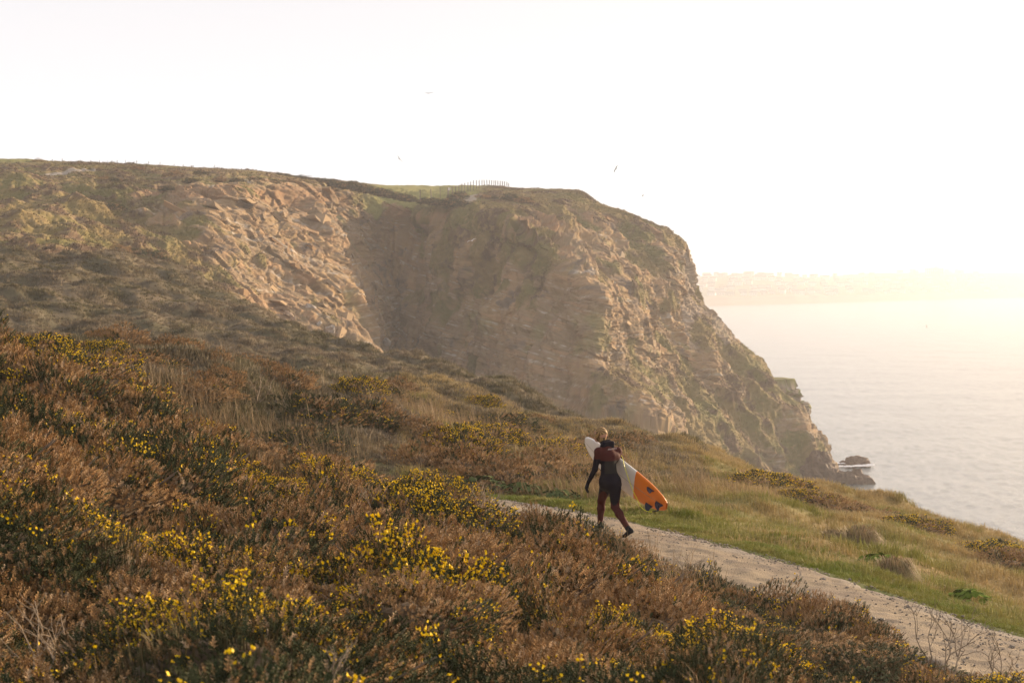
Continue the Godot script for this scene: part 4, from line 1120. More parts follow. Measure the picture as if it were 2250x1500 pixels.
# ---------------------------------------------------------------- bodies from tapered limbs
# limbs: [from, to, radius at from, radius at to, blend, tint]
func flesh(limbs: Array, cell: float, tone: Callable) -> ArrayMesh:
	var lo := Vector3.INF
	var hi := -Vector3.INF
	for l in limbs:
		for e in [[l[0], l[2]], [l[1], l[3]]]:
			lo = lo.min(e[0] - Vector3.ONE * (e[1] + cell * 4.0))
			hi = hi.max(e[0] + Vector3.ONE * (e[1] + cell * 4.0))
	var nx := int((hi.x - lo.x) / cell) + 2
	var ny := int((hi.y - lo.y) / cell) + 2
	var nzz := int((hi.z - lo.z) / cell) + 2
	var f := PackedFloat32Array()
	f.resize(nx * ny * nzz)
	f.fill(1.0)
	var own := PackedByteArray()
	own.resize(nx * ny * nzz)
	var num := 0
	for l in limbs:
		var a: Vector3 = l[0]
		var b: Vector3 = l[1]
		var ra: float = l[2]
		var rb: float = l[3]
		var kk: float = l[4]
		var ab := b - a
		var l2 := maxf(ab.length_squared(), 1e-9)
		var reach := maxf(ra, rb) + kk + cell * 2.5
		var p0 := ((a.min(b) - Vector3.ONE * reach - lo) / cell).floor().max(Vector3.ZERO)
		var p1 := ((a.max(b) + Vector3.ONE * reach - lo) / cell).ceil()
		for ix in range(int(p0.x), mini(int(p1.x), nx - 1) + 1):
			for iy in range(int(p0.y), mini(int(p1.y), ny - 1) + 1):
				for iz in range(int(p0.z), mini(int(p1.z), nzz - 1) + 1):
					var p := lo + Vector3(ix, iy, iz) * cell
					var t := clampf((p - a).dot(ab) / l2, 0.0, 1.0)
					var d := p.distance_to(a + ab * t) - lerpf(ra, rb, t)
					var k := (ix * ny + iy) * nzz + iz
					var g := f[k]
					if d < g: own[k] = num
					var h := maxf(kk - absf(d - g), 0.0)
					f[k] = minf(d, g) - (h * h / (4.0 * kk) if kk > 0.0 else 0.0)
		num += 1
	var ids := {}
	var v := PackedVector3Array()
	var c := PackedColorArray()
	var idx := PackedInt32Array()
	var sx := ny * nzz
	var steps := [0, 1, nzz, nzz + 1, sx, sx + 1, sx + nzz, sx + nzz + 1]
	for ix in nx - 1:
		for iy in ny - 1:
			for iz in nzz - 1:
				var k := (ix * ny + iy) * nzz + iz
				var g := f[k]
				if g > cell * 2.5 or g < -cell * 2.5: continue
				var inside := 0
				for s in steps:
					if f[k + s] < 0.0: inside += 1
				if inside == 0 or inside == 8: continue
				var sum := Vector3.ZERO
				var cnt := 0
				for e in [[0, 1], [0, 2], [0, 4], [1, 3], [1, 5], [2, 3], [2, 6], [4, 5], [4, 6], [3, 7], [5, 7], [6, 7]]:
					var fa := f[k + steps[e[0]]]
					var fb := f[k + steps[e[1]]]
					if (fa < 0.0) != (fb < 0.0):
						var t := fa / (fa - fb)
						sum += Vector3(e[0] >> 2, (e[0] >> 1) & 1, e[0] & 1).lerp(Vector3(e[1] >> 2, (e[1] >> 1) & 1, e[1] & 1), t)
						cnt += 1
				ids[k] = v.size()
				var p := lo + (Vector3(ix, iy, iz) + sum / cnt) * cell
				v.append(p)
				c.append(tone.call(p, own[k]))
	for k in ids:
		var inside: bool = f[k] < 0.0
		for e in [[1, nzz, sx], [nzz, sx, 1], [sx, 1, nzz]]:
			if (f[k + e[0]] < 0.0) != inside:
				var q := [k, k - e[1], k - e[1] - e[2], k - e[2]]
				if not (ids.has(q[1]) and ids.has(q[2]) and ids.has(q[3])): continue
				if inside:
					for o in [0, 2, 1, 0, 3, 2]: idx.append(ids[q[o]])
				else:
					for o in [0, 1, 2, 0, 2, 3]: idx.append(ids[q[o]])
	var n := PackedVector3Array()
	n.resize(v.size())
	for i in range(0, idx.size(), 3):
		var fn := (v[idx[i + 2]] - v[idx[i]]).cross(v[idx[i + 1]] - v[idx[i]])
		for o in 3: n[idx[i + o]] += fn
	for i in n.size(): n[i] = n[i].normalized()
	return built(v, c, idx, n)

const SUIT := Color(0.013, 0.010, 0.014)
const MAROON := Color(0.07, 0.016, 0.014)
const SKIN := Color(0.48, 0.27, 0.18)

func make_surfer() -> void:
	var base := Vector3(1.48, 39.13, -24.45)
	var o := thing("person", base, "surfer in a black and maroon wetsuit walking up the path with a board", "person")
	var hipL := Vector3(1.44,39.86,-24.50) - base
	var hipR := Vector3(1.57,39.88,-24.36) - base
	var kneeL := Vector3(1.39,39.58,-24.80) - base
	var kneeR := Vector3(1.57,39.55,-24.36) - base
	var ankL := Vector3(1.37,39.23,-24.82) - base
	var ankR := Vector3(1.74,39.28,-23.98) - base
	var heelL := Vector3(1.38,39.18,-24.74) - base
	var toeL := Vector3(1.25,39.12,-25.02) - base
	var heelR := Vector3(1.78,39.25,-23.90) - base
	var toeR := Vector3(1.68,39.13,-24.08) - base
	var pelvis := Vector3(1.50,39.92,-24.43) - base
	var waist := Vector3(1.48,40.08,-24.47) - base
	var chest := Vector3(1.48,40.29,-24.53) - base
	var neck0 := Vector3(1.45,40.45,-24.58) - base
	var neck1 := Vector3(1.40,40.51,-24.64) - base
	var head := Vector3(1.36,40.63,-24.66) - base
	var shL := Vector3(1.32,40.38,-24.47) - base
	var shR := Vector3(1.63,40.37,-24.62) - base
	var elL := Vector3(1.27,40.11,-24.46) - base
	var wrL := Vector3(1.17,39.89,-24.56) - base
	var elR := Vector3(1.70,40.10,-24.78) - base
	var wrR := Vector3(1.69,39.82,-24.88) - base
	var hnR := Vector3(1.65,39.70,-24.82) - base
	var limbs := [
		[pelvis + Vector3(-0.05, 0, 0), pelvis + Vector3(0.05, 0, -0.03), 0.125, 0.125, 0.05], [pelvis, waist, 0.125, 0.108, 0.06], [waist, chest, 0.108, 0.125, 0.06],
		[chest + Vector3(-0.075, 0, 0.02), chest + Vector3(0.085, 0, -0.04), 0.098, 0.098, 0.05], [neck0 - UP * 0.045, shL, 0.066, 0.055, 0.05], [neck0 - UP * 0.045, shR, 0.066, 0.055, 0.05], [chest, neck0, 0.10, 0.058, 0.05],
		[neck0, neck1, 0.056, 0.052, 0.03], [hipL, kneeL, 0.098, 0.06, 0.05], [hipR, kneeR, 0.102, 0.062, 0.05],
		[kneeL, kneeL.lerp(ankL, 0.35), 0.057, 0.059, 0.03], [kneeL.lerp(ankL, 0.35), ankL, 0.059, 0.04, 0.03], [kneeR, kneeR.lerp(ankR, 0.35), 0.059, 0.060, 0.03], [kneeR.lerp(ankR, 0.35), ankR, 0.060, 0.04, 0.03],
		[ankL, heelL, 0.041, 0.036, 0.02], [heelL, toeL, 0.038, 0.028, 0.02], [ankR, heelR, 0.041, 0.036, 0.02], [heelR, toeR, 0.038, 0.029, 0.02],
		[shL, elL, 0.056, 0.044, 0.04], [elL, wrL, 0.044, 0.03, 0.02], [shR, elR, 0.056, 0.044, 0.04], [elR, wrR, 0.044, 0.031, 0.02],
		[head + Vector3(0, 0.015, 0), head + Vector3(0.02, 0.0, 0.025), 0.088, 0.09, 0.03], [head, head + Vector3(-0.035, -0.075, -0.045), 0.078, 0.055, 0.03],
	]
	var hips_y := pelvis.y
	var tone := func(p: Vector3, who: int) -> Color:
		if who >= 22: return SKIN
		if who == 7: return SUIT if p.y < neck0.y + 0.07 else SKIN
		if who >= 14 and who <= 17: return Color(0.014, 0.013, 0.016)
		if who in [10, 11, 12, 13]: return MAROON
		if who in [8, 9]:
			var down := smoothstep(hips_y - 0.20, hips_y - 0.30, p.y + 0.1 * sin(p.x * 20.0))
			return mixc(SUIT, MAROON, 1.0 if down > 0.5 else 0.0)
		if who in [18, 20]: return MAROON if p.y > chest.y - 0.02 else SUIT
		if who <= 6:
			if p.y > chest.y - 0.045: return MAROON
			if p.y > waist.y - 0.02 and p.x > waist.x - 0.07: return Color(0.024, 0.02, 0.018)
		return SUIT
	var suit := paint(0.75, Color(1, 1, 1), 0.25)
	# hands, each finger a chain of its own
	var hand_limbs := []
	for e in [[wrL, (Vector3(-0.25, -0.93, -0.12)).normalized(), Vector3(-0.35, 0.0, 0.9), -1.0], [wrR, (hnR - wrR).normalized(), Vector3(0.5, 0, 0.85), 1.0]]:
		var w: Vector3 = e[0]
		var dn: Vector3 = e[1]
		var across: Vector3 = (e[2] - dn * dn.dot(e[2])).normalized()
		var curl: Vector3 = dn.cross(across) * e[3]
		hand_limbs.append([w, w + dn * 0.085, 0.028, 0.030, 0.02])
		hand_limbs.append([w + dn * 0.04 - across * 0.02, w + dn * 0.085 - across * 0.026, 0.02, 0.018, 0.015])
		hand_limbs.append([w + dn * 0.04 + across * 0.02, w + dn * 0.085 + across * 0.026, 0.02, 0.018, 0.015])
		for k in 4:
			var r0 := w + dn * 0.085 + across * (-0.03 + 0.02 * k)
			var ln: float = [0.062, 0.074, 0.08, 0.07][k]
			var m := r0 + (dn * 0.85 + curl * 0.35).normalized() * ln * 0.5
			var t := m + (dn * 0.6 + curl * 0.75).normalized() * ln * 0.5
			hand_limbs.append([r0, m, 0.0095, 0.009, 0.004]); hand_limbs.append([m, t, 0.009, 0.0075, 0.004])
		var tb := w + dn * 0.03 + across * 0.028
		var tm := tb + (dn * 0.6 + across * 0.7 + curl * 0.3).normalized() * 0.04
		hand_limbs.append([tb, tm, 0.012, 0.01, 0.006]); hand_limbs.append([tm, tm + (dn * 0.85 + curl * 0.5).normalized() * 0.032, 0.01, 0.008, 0.005])
	var body := part("body", flesh(limbs, 0.0125, tone), suit, o)
	body.set_meta("label", "black wetsuit with maroon shoulders and lower legs")
	var glove := plain(Color(0.014, 0.012, 0.015), 0.75, 0.25)
	part("glove", flesh(hand_limbs.slice(0, 13), 0.0045, func(_p, _w): return SUIT), glove, o)
	part("glove", flesh(hand_limbs.slice(13), 0.0045, func(_p, _w): return SUIT), glove, o)
	# face: nose, eyes, mouth look down the path to the left
	var ahead := Vector3(-0.62, -0.16, -0.77).normalized()
	var sidew := ahead.cross(UP).normalized()
	var face := flesh([[head + ahead * 0.088 + UP * 0.005, head + ahead * 0.106 - UP * 0.03, 0.009, 0.013, 0.01], [head + sidew * 0.084 - UP * 0.02, head + sidew * 0.085 + UP * 0.02, 0.012, 0.014, 0.01], [head - sidew * 0.084 - UP * 0.02, head - sidew * 0.085 + UP * 0.02, 0.012, 0.014, 0.01], [head + ahead * 0.09 - UP * 0.06 + sidew * 0.02, head + ahead * 0.09 - UP * 0.06 - sidew * 0.02, 0.008, 0.008, 0.005]], 0.005, func(_p, w): return SKIN if w < 3 else Color(0.42, 0.16, 0.13))
	part("face", face, suit, o)
	for s in [-1.0, 1.0]:
		var ball := SphereMesh.new()
		ball.radius = 0.011; ball.height = 0.022; ball.radial_segments = 12; ball.rings = 6
		var eye := part("eye", ball, plain(Color(0.05, 0.05, 0.06), 0.2), o)
		eye.position = head + ahead * 0.08 + sidew * 0.032 * s + UP * 0.008
	# blond hair drawn to the nape and tied in a small tail
	var hair_tone := func(p: Vector3, _w: int) -> Color:
		var q := p - head
		var swirl := atan2(q.x + 0.02, q.y - 0.07) * 9.0 + q.z * 40.0
		var s := clampf(0.45 + 0.5 * sin(swirl * 1.1) + 0.3 * sin(swirl * 3.3 + 1.0), 0.0, 1.0)
		return mixc(Color(0.11, 0.062, 0.026), Color(0.42, 0.275, 0.12), s)
	var back := -ahead
	var hair := flesh([[head + UP * 0.026 + back * 0.01, head + back * 0.022 + UP * 0.01, 0.088, 0.094, 0.03], [head + back * 0.03, head + back * 0.035 - UP * 0.07, 0.084, 0.066, 0.03], [head + back * 0.06 - UP * 0.05, head + back * 0.06 - UP * 0.085, 0.036, 0.026, 0.02], [head - sidew * 0.05 - UP * 0.02 - back * 0.01, head - sidew * 0.05 - UP * 0.085 + back * 0.02, 0.045, 0.03, 0.02]], 0.006, hair_tone)
	var hm := paint(0.65, Color(1, 1, 1), 0.3)
	part("hair", hair, hm, o)
	# the wetsuit's hood, pushed back on the shoulders
	var hood := flesh([[neck0 + Vector3(-0.035, 0.035, 0.05), neck0 + Vector3(0.09, 0.045, 0.01), 0.04, 0.04, 0.03], [neck0 + Vector3(-0.06, 0.0, 0.05), neck0 + Vector3(0.085, -0.005, 0.015), 0.042, 0.038, 0.03], [neck0 + Vector3(-0.045, 0.05, -0.02), neck0 + Vector3(0.04, 0.055, -0.04), 0.045, 0.045, 0.03]], 0.007, func(_p, _w): return Color(0.013, 0.011, 0.014))
	part("hood", hood, suit, o)
	# pale print across the shoulder blades
	var pv := PackedVector3Array()
	var pc := PackedColorArray()
	var r := RandomNumberGenerator.new()
	r.seed = 5
	var left := Vector3(1.46,40.42,-24.37) - base
	var right := Vector3(1.60,40.43,-24.45) - base
	for k in 7:
		var q := left.lerp(right, (k + 0.15) / 7.0)
		var s := (right - left) / 7.0
		var u := UP * 0.012
		tube(pv, pc, [q - u * r.randf_range(0.4, 1.0), q + s * 0.35 + u, q + s * 0.7 - u * r.randf_range(0.2, 0.9), q + s * 0.9 + u * 0.5], [0.0032, 0.0032, 0.0032, 0.0028], Color(0.42, 0.34, 0.32), 4)
	part("back_print", built(pv, pc, PackedInt32Array()), paint(0.6), o)

# ---------------------------------------------------------------- surfboard
func make_board() -> void:
	var mid := Vector3(1.69,40.01,-24.68)
	var along := Vector3(-0.637, 0.447, -0.632).normalized()
	var wide := Vector3(0.03, 0.82, 0.55)
	wide = (wide - along * along.dot(wide)).normalized()
	var out := wide.cross(along).normalized()      # the bottom of the board, with the fins
	var o := Node3D.new()
	o.name = numbered("surfboard")
	add_child(o)
	o.transform = Transform3D(Basis(along, wide, out), mid)
	tag(o, "white surfboard with orange tail and three fins carried under the surfer's arm", "surfboard")
	var L := 1.93
	var half := func(t: float) -> float:      # t from tail 0 to nose 1
		return 0.278 * pow(maxf(0.0, 1.0 - pow(absf(t - 0.46) / 0.54, 2.3)), 0.5) if t > 0.46 else 0.278 * pow(maxf(0.0, 1.0 - pow((0.46 - t) / 0.475, 2.6)), 0.55)
	var shell := func(t0: float, t1: float, n: int) -> ArrayMesh:
		var v := PackedVector3Array()
		var m := 28
		for i in n + 1:
			var t := lerpf(t0, t1, float(i) / n)
			var w: float = half.call(t)
			var thick := 0.034 * pow(clampf(w / 0.26, 0.0, 1.0), 0.5)
			var rocker := -0.10 * pow(maxf(0.0, (t - 0.5) / 0.5), 2.2) - 0.04 * pow(maxf(0.0, (0.4 - t) / 0.4), 2.0)
			for k in m + 1:
				var a := TAU * (k % m) / m
				var cy := cos(a)
				var sy := sin(a)
				v.append(Vector3((t - 0.5) * L, signf(cy) * pow(absf(cy), 0.7) * w, signf(sy) * pow(absf(sy), 0.8) * thick + rocker))
		return built(v, PackedColorArray(), grid_index(n + 1, m + 1, true), grid_normals(v, n + 1, m + 1, -1.0))
	var white := plain(Color(0.78, 0.75, 0.70), 0.25, 0.5)
	var orange := plain(Color(0.80, 0.22, 0.025), 0.3, 0.5)
	part("deck", shell.call(0.335, 1.0, 60), white, o)
	var tail := part("tail", shell.call(0.0, 0.335, 34), orange, o)
	# stringer down the middle of the bottom
	var sv := PackedVector3Array()
	var sc := PackedColorArray()
	var pts := []
	var rad := []
	for k in 25:
		var t := lerpf(0.03, 0.985, k / 24.0)
		var w: float = half.call(t)
		pts.append(Vector3((t - 0.5) * L, 0, 0.0335 * pow(clampf(w / 0.26, 0.0, 1.0), 0.5) - 0.10 * pow(maxf(0.0, (t - 0.5) / 0.5), 2.2) - 0.04 * pow(maxf(0.0, (0.4 - t) / 0.4), 2.0)))
		rad.append(0.0035)
	tube(sv, sc, pts, rad, Color(0.30, 0.24, 0.16), 6)
	part("stringer", built(sv, sc, PackedInt32Array()), paint(0.5), o)
	# fins: swept blades with a curved trailing edge
	for e in [[-0.66, 0.155, 0.32], [-0.66, -0.155, -0.32], [-0.86, 0.0, 0.0]]:
		var outline := [Vector2(0.075, -0.01), Vector2(0.045, 0.05), Vector2(-0.005, 0.09), Vector2(-0.075, 0.118), Vector2(-0.062, 0.075), Vector2(-0.05, 0.04), Vector2(-0.055, -0.01)]
		var v := PackedVector3Array()
		var n := outline.size()
		for side in [-1.0, 1.0]:
			for k in range(1, n - 1):
				for q in [0, k, k + 1]: v.append(Vector3(outline[q].x, 0.005 * side, outline[q].y))
		for k in n:
			var a: Vector2 = outline[k]
			var b: Vector2 = outline[(k + 1) % n]
			for q in [Vector3(a.x, -0.005, a.y), Vector3(b.x, -0.005, b.y), Vector3(b.x, 0.005, b.y), Vector3(a.x, -0.005, a.y), Vector3(b.x, 0.005, b.y), Vector3(a.x, 0.005, a.y)]: v.append(q)
		var fin := part("fin", built(v, PackedColorArray(), PackedInt32Array()), plain(Color(0.022, 0.026, 0.045), 0.4, 0.4), tail)
		fin.position = Vector3(e[0], e[1], 0.004)
		fin.rotation = Vector3(-e[2], 0, 0)
		fin.scale = Vector3(1.15, 1.0, 1.15)
	# leash: dark strap at the tail, yellow cord along the board and over the arm
	var lv := PackedVector3Array()
	var lc := PackedColorArray()
	var inv := o.transform.affine_inverse()
	var leash := Node3D.new()
	leash.name = "leash"
	o.add_child(leash)
	tube(lv, lc, [inv * Vector3(2.21,39.61,-24.05), inv * Vector3(2.20,39.54,-24.02), inv * Vector3(2.11,39.52,-24.02)], [0.012, 0.011, 0.006], Color(0.02, 0.018, 0.025), 6)
	part("strap", built(lv, lc, PackedInt32Array()), paint(0.6), leash)
	lv = PackedVector3Array(); lc = PackedColorArray()
	var cord := Curve3D.new()
	for q in [Vector3(2.11,39.52,-24.02), Vector3(2.02,39.53,-24.03), Vector3(1.94,39.59,-24.08), Vector3(1.91,39.66,-24.20), Vector3(1.84,39.80,-24.26), Vector3(1.77,39.99,-24.33), Vector3(1.71,40.19,-24.40), Vector3(1.70,40.26,-24.50), Vector3(1.68,40.31,-24.62), Vector3(1.66,40.34,-24.70)]:
		cord.add_point(inv * q)
	for k in range(1, cord.point_count - 1):
		var tan_ := (cord.get_point_position(k + 1) - cord.get_point_position(k - 1)) / 6.0
		cord.set_point_in(k, -tan_); cord.set_point_out(k, tan_)
	cord.bake_interval = 0.015
	pts = []; rad = []
	for q in cord.get_baked_points():
		pts.append(q); rad.append(0.0048)
	tube(lv, lc, pts, rad, Color(0.62, 0.60, 0.03), 6)
	part("cord", built(lv, lc, PackedInt32Array()), paint(0.35), leash)

# ---------------------------------------------------------------- gulls
func make_gulls() -> void:
	for e in [
		[Vector3(-6.23,49.08,-250.00), Vector3(0.1, 0.35, 0.35), 1.3, 0.75, "white gull gliding in front of the dark cove"],
		[Vector3(-18.21,62.52,-260.00), Vector3(0.5, 0.5, -0.75), 1.3, 0.2, "dark gull banking above the plateau left of the fence"],
		[Vector3(-15.48,77.66,-300.00), Vector3(-0.1, 0.2, 0.1), 1.2, 0.3, "small gull high in the middle of the sky"],
		[Vector3(19.41,63.66,-300.00), Vector3(0.3, 0.7, 1.2), 1.2, 0.3, "gull tilted on its wing above the headland's shoulder"],
		[Vector3(30.94,62.86,-380.00), Vector3(0.2, 1.2, 0.6), 0.9, 0.3, "tiny distant gull lowest in the sky right of the headland"],
	]:
		var o := thing("gull", e[0], e[4], "bird", "gulls in the air over the cove")
		o.rotation = e[1]
		var s: float = e[2]
		var g: float = e[3]
		var mat := plain(Color(g, g * 0.97, g * 0.94), 0.7)
		var body := flesh([[Vector3(0, 0, 0.16) * s, Vector3(0, 0.01, -0.14) * s, 0.035 * s, 0.055 * s, 0.02], [Vector3(0, 0.02, -0.15) * s, Vector3(0, 0.03, -0.22) * s, 0.042 * s, 0.035 * s, 0.02], [Vector3(0, 0, 0.16) * s, Vector3(0, 0, 0.27) * s, 0.03 * s, 0.012 * s, 0.02], [Vector3(0, 0.025, -0.23) * s, Vector3(0, 0.01, -0.29) * s, 0.014 * s, 0.005 * s, 0.01]], 0.018, func(_p, _w): return Color.WHITE)
		part("body", body, mat, o)
		for side in [-1.0, 1.0]:
			var v := PackedVector3Array()
			var prof := [[0.03, -0.10, 0.09, 0.02], [0.2, -0.15, 0.04, 0.10], [0.38, -0.13, 0.04, 0.13], [0.56, -0.02, 0.07, 0.07], [0.66, 0.08, 0.10, 0.02]]
			for k in 4:
				var a: Array = prof[k]
				var b: Array = prof[k + 1]
				for th in [0.0, -0.014]:
					var q := [Vector3(a[0] * side, a[3] + th, a[1]) * s, Vector3(b[0] * side, b[3] + th, b[1]) * s, Vector3(b[0] * side, b[3] + th, b[2]) * s, Vector3(a[0] * side, a[3] + th, a[2]) * s]
					for i in [0, 1, 2, 0, 2, 3]: v.append(q[i])
			part("wing", built(v, PackedColorArray(), PackedInt32Array()), mat, o)

# ---------------------------------------------------------------- things on the headland
func make_headland_things() -> void:
	# the fence that runs over the brow
	var wood := plain(Color(0.19, 0.155, 0.13), 0.9)
	var box := BoxMesh.new()
	box.size = Vector3(0.14, 1.0, 0.14)
	for set_ in [
		[[[-19.70, 60.74, -345.00, 1.55], [-17.61, 61.29, -350.00, 1.5], [-15.90, 61.70, -356.00, 1.75], [-14.35, 62.12, -360.00, 1.5], [-13.48, 62.43, -364.00, 1.65], [-12.90, 62.85, -368.00, 1.65], [-12.27, 63.22, -371.00, 1.65], [-11.63, 63.60, -374.00, 1.75], [-11.08, 63.98, -377.00, 1.75], [-10.42, 64.36, -380.00, 1.7], [-9.82, 64.58, -382.00, 1.75], [-9.22, 65.01, -384.00, 1.75], [-8.51, 65.13, -386.00, 1.75], [-7.90, 65.30, -388.00, 1.75], [-7.26, 65.41, -389.00, 1.75], [-6.72, 65.47, -390.00, 1.75], [-6.08, 65.53, -391.00, 1.75], [-5.54, 65.58, -392.00, 1.75], [-5.00, 65.59, -393.00, 1.75], [-4.44, 65.53, -393.00, 1.75], [-4.01, 65.59, -394.00, 1.75], [-3.45, 65.53, -394.00, 1.75], [-2.90, 65.48, -394.00, 1.75], [-2.34, 65.42, -394.00, 1.75], [-1.78, 65.37, -394.00, 1.7], [-1.22, 65.37, -394.00, 1.65], [-0.78, 65.48, -394.00, 1.2]], "weathered row of close fence posts over the headland's brow"],
		[[[-100.78, 65.63, -322.00, 0.9], [-98.42, 65.63, -322.00, 0.9], [-96.32, 65.81, -322.00, 0.9], [-93.09, 66.56, -326.00, 0.9], [-91.35, 66.63, -327.00, 1.0], [-87.83, 66.79, -328.00, 0.7], [-85.88, 66.70, -328.00, 0.7], [-84.29, 66.68, -329.00, 0.8], [-82.61, 66.59, -329.00, 0.8], [-81.78, 66.59, -329.00, 0.9], [-80.91, 66.66, -330.00, 0.9], [-79.23, 66.57, -330.00, 1.0], [-77.13, 66.64, -331.00, 0.9], [-75.16, 66.69, -333.00, 0.8], [-73.02, 66.66, -334.00, 0.8], [-70.52, 66.62, -336.00, 0.6], [-68.83, 66.59, -337.00, 0.6], [-66.84, 66.47, -338.00, 0.6], [-62.81, 66.51, -340.00, 0.8], [-58.16, 66.34, -346.00, 0.7]], "sparse fence posts along the skyline at the upper left"],
	]:
		var pts := []
		for e in set_[0]: pts.append(Vector3(e[0], e[1], e[2]))
		var o := thing("post_fence", pts[0], set_[1], "fence", "post fences on the headland")
		for k in pts.size():
			var tall: float = set_[0][k][3]
			var m := part("post", box, wood, o)
			m.position = pts[k] - pts[0] + Vector3(0, tall * 0.5 - 0.4, 0)
			m.scale = Vector3(1, tall + 0.8, 1) if tall > 1.1 else Vector3(0.6, tall + 0.8, 0.6)
			m.rotation = Vector3(rng.randf_range(-0.04, 0.04), rng.randf(), rng.randf_range(-0.04, 0.04))
	var sign_o := thing("marker_post", Vector3(-14.07,62.41,-358.00), "pale footpath marker post at the fence below the field", "marker")
	var post := part("post", box, wood, sign_o)
	post.scale = Vector3(1, 1.6, 1)
	var plate := BoxMesh.new()
	plate.size = Vector3(0.5, 0.6, 0.06)
	part("plate", plate, plain(Color(0.75, 0.7, 0.62), 0.6), sign_o).position = Vector3(0.1, 0.8, 0.12)
	# the dark hedge bank behind the cove: one long hedge of thorn and gorse
	var hedge := thing("hedge", Vector3(-39.29,64.57,-352.00), "long dark hedge bank running behind the cove's edge", "hedge")
	var run := [[-56.69, 66.25, -346.00, 1.6], [-53.43, 66.12, -347.00, 2.0], [-50.14, 65.89, -348.00, 2.0], [-46.97, 65.63, -350.00, 2.2], [-43.26, 65.26, -352.00, 2.4], [-39.40, 64.63, -353.00, 2.4], [-35.51, 63.99, -354.00, 2.4], [-31.52, 63.19, -354.00, 2.4], [-28.02, 62.50, -354.00, 2.4], [-24.45, 61.74, -353.00, 2.2], [-21.39, 61.10, -352.00, 2.0], [-18.80, 60.60, -350.00, 2.0], [-16.23, 60.60, -348.00, 2.2], [-13.73, 60.15, -347.00, 2.4], [-11.25, 59.71, -346.00, 2.4], [-8.75, 59.23, -344.00, 2.4], [-6.30, 58.80, -343.00, 2.2], [-3.87, 58.75, -342.00, 1.8]]
	for k in run.size():
		for m in 2:
			var e: Array = run[k]
			var p := Vector3(e[0] + m * 1.7 + rng.randf_range(-0.5, 0.5), e[1] - m * 0.3, e[2] + rng.randf_range(-2, 2))
			var b := part("shrub", bush_kinds[6][0], mat_leaf, hedge)
			b.position = p - hedge.position - Vector3(0, 1.0, 0)
			b.scale = Vector3(e[3], e[3] * 0.75, e[3]) * rng.randf_range(0.8, 1.15)
			b.rotation.y = rng.randf() * TAU
			b.set_meta("kind", "stuff")
	# scrub patches on the top and ledges
	var spots := [[-75.05, 64.82, -322.00], [-78.50, 65.48, -325.00], [-70.06, 64.41, -320.00], [-81.69, 63.96, -316.00], [-76.88, 61.88, -304.00], [-73.33, 61.21, -300.00], [-69.48, 60.67, -298.00], [-66.06, 59.85, -294.00], [-62.72, 59.74, -292.00], [-71.30, 57.89, -285.00], [-67.29, 55.30, -272.00], [-59.76, 61.64, -300.00], [-55.59, 62.20, -305.00], [-52.31, 62.01, -306.00], [-49.49, 62.17, -310.00], [-46.58, 62.24, -314.00], [-44.13, 62.19, -322.00], [-65.67, 63.26, -312.00], [-61.54, 63.83, -318.00], [-57.39, 64.10, -325.00], [-53.75, 64.02, -328.00], [-96.55, 66.32, -324.00], [-95.47, 66.57, -325.00], [-88.68, 65.99, -322.00], [-63.52, 47.93, -205.00], [-60.28, 46.96, -200.00], [-61.54, 46.31, -195.00], [-54.35, 47.39, -222.00], [-52.77, 47.15, -226.00], [-52.21, 46.61, -232.00], [-52.62, 46.42, -220.00], [-51.11, 45.67, -236.00], [-3.56, 61.30, -360.00], [-6.65, 61.71, -362.00], [-0.51, 61.51, -358.00], [-11.77, 62.12, -362.00], [-12.58, 61.40, -356.00], [2.52, 60.60, -356.00]]
	spots.sort_custom(func(a, b): return a[0] / -a[2] < b[0] / -b[2])
	var seen_at := {}
	for k in spots.size():
		var e: Array = spots[k]
		var dark: bool = k % 3 != 1
		var spot := "on the plateau right of the fence" if e[0] > -16.0 else "on the bank left of the slipped cliff" if e[2] > -245.0 else "on the headland's grassy top"
		seen_at[spot] = seen_at.get(spot, -1) + 1
		var o := thing("scrub_bush", Vector3(e[0], e[1], e[2]) - Vector3(0, 0.5, 0), "%s, %s from left %s" % ["dark scrub bush" if dark else "rusty brown scrub bush", nth(seen_at[spot]), spot], "bush", "scrub bushes on the headland")
		var m := part("foliage", bush_kinds[6 if dark else 5][0], mat_leaf, o)
		var s := rng.randf_range(1.3, 2.4)
		m.scale = Vector3(s * 1.3, s * 0.7, s)
		m.rotation.y = rng.randf() * TAU
		m.set_meta("kind", "stuff")
	# fallen blocks below the slipped face
	var stones := [stone_mesh(301), stone_mesh(302), stone_mesh(303, 10, 7, 0.6)]
	var mats := [plain(Color(0.36, 0.31, 0.26), 0.9), plain(Color(0.33, 0.24, 0.16), 0.9), plain(Color(0.42, 0.38, 0.33), 0.9)]
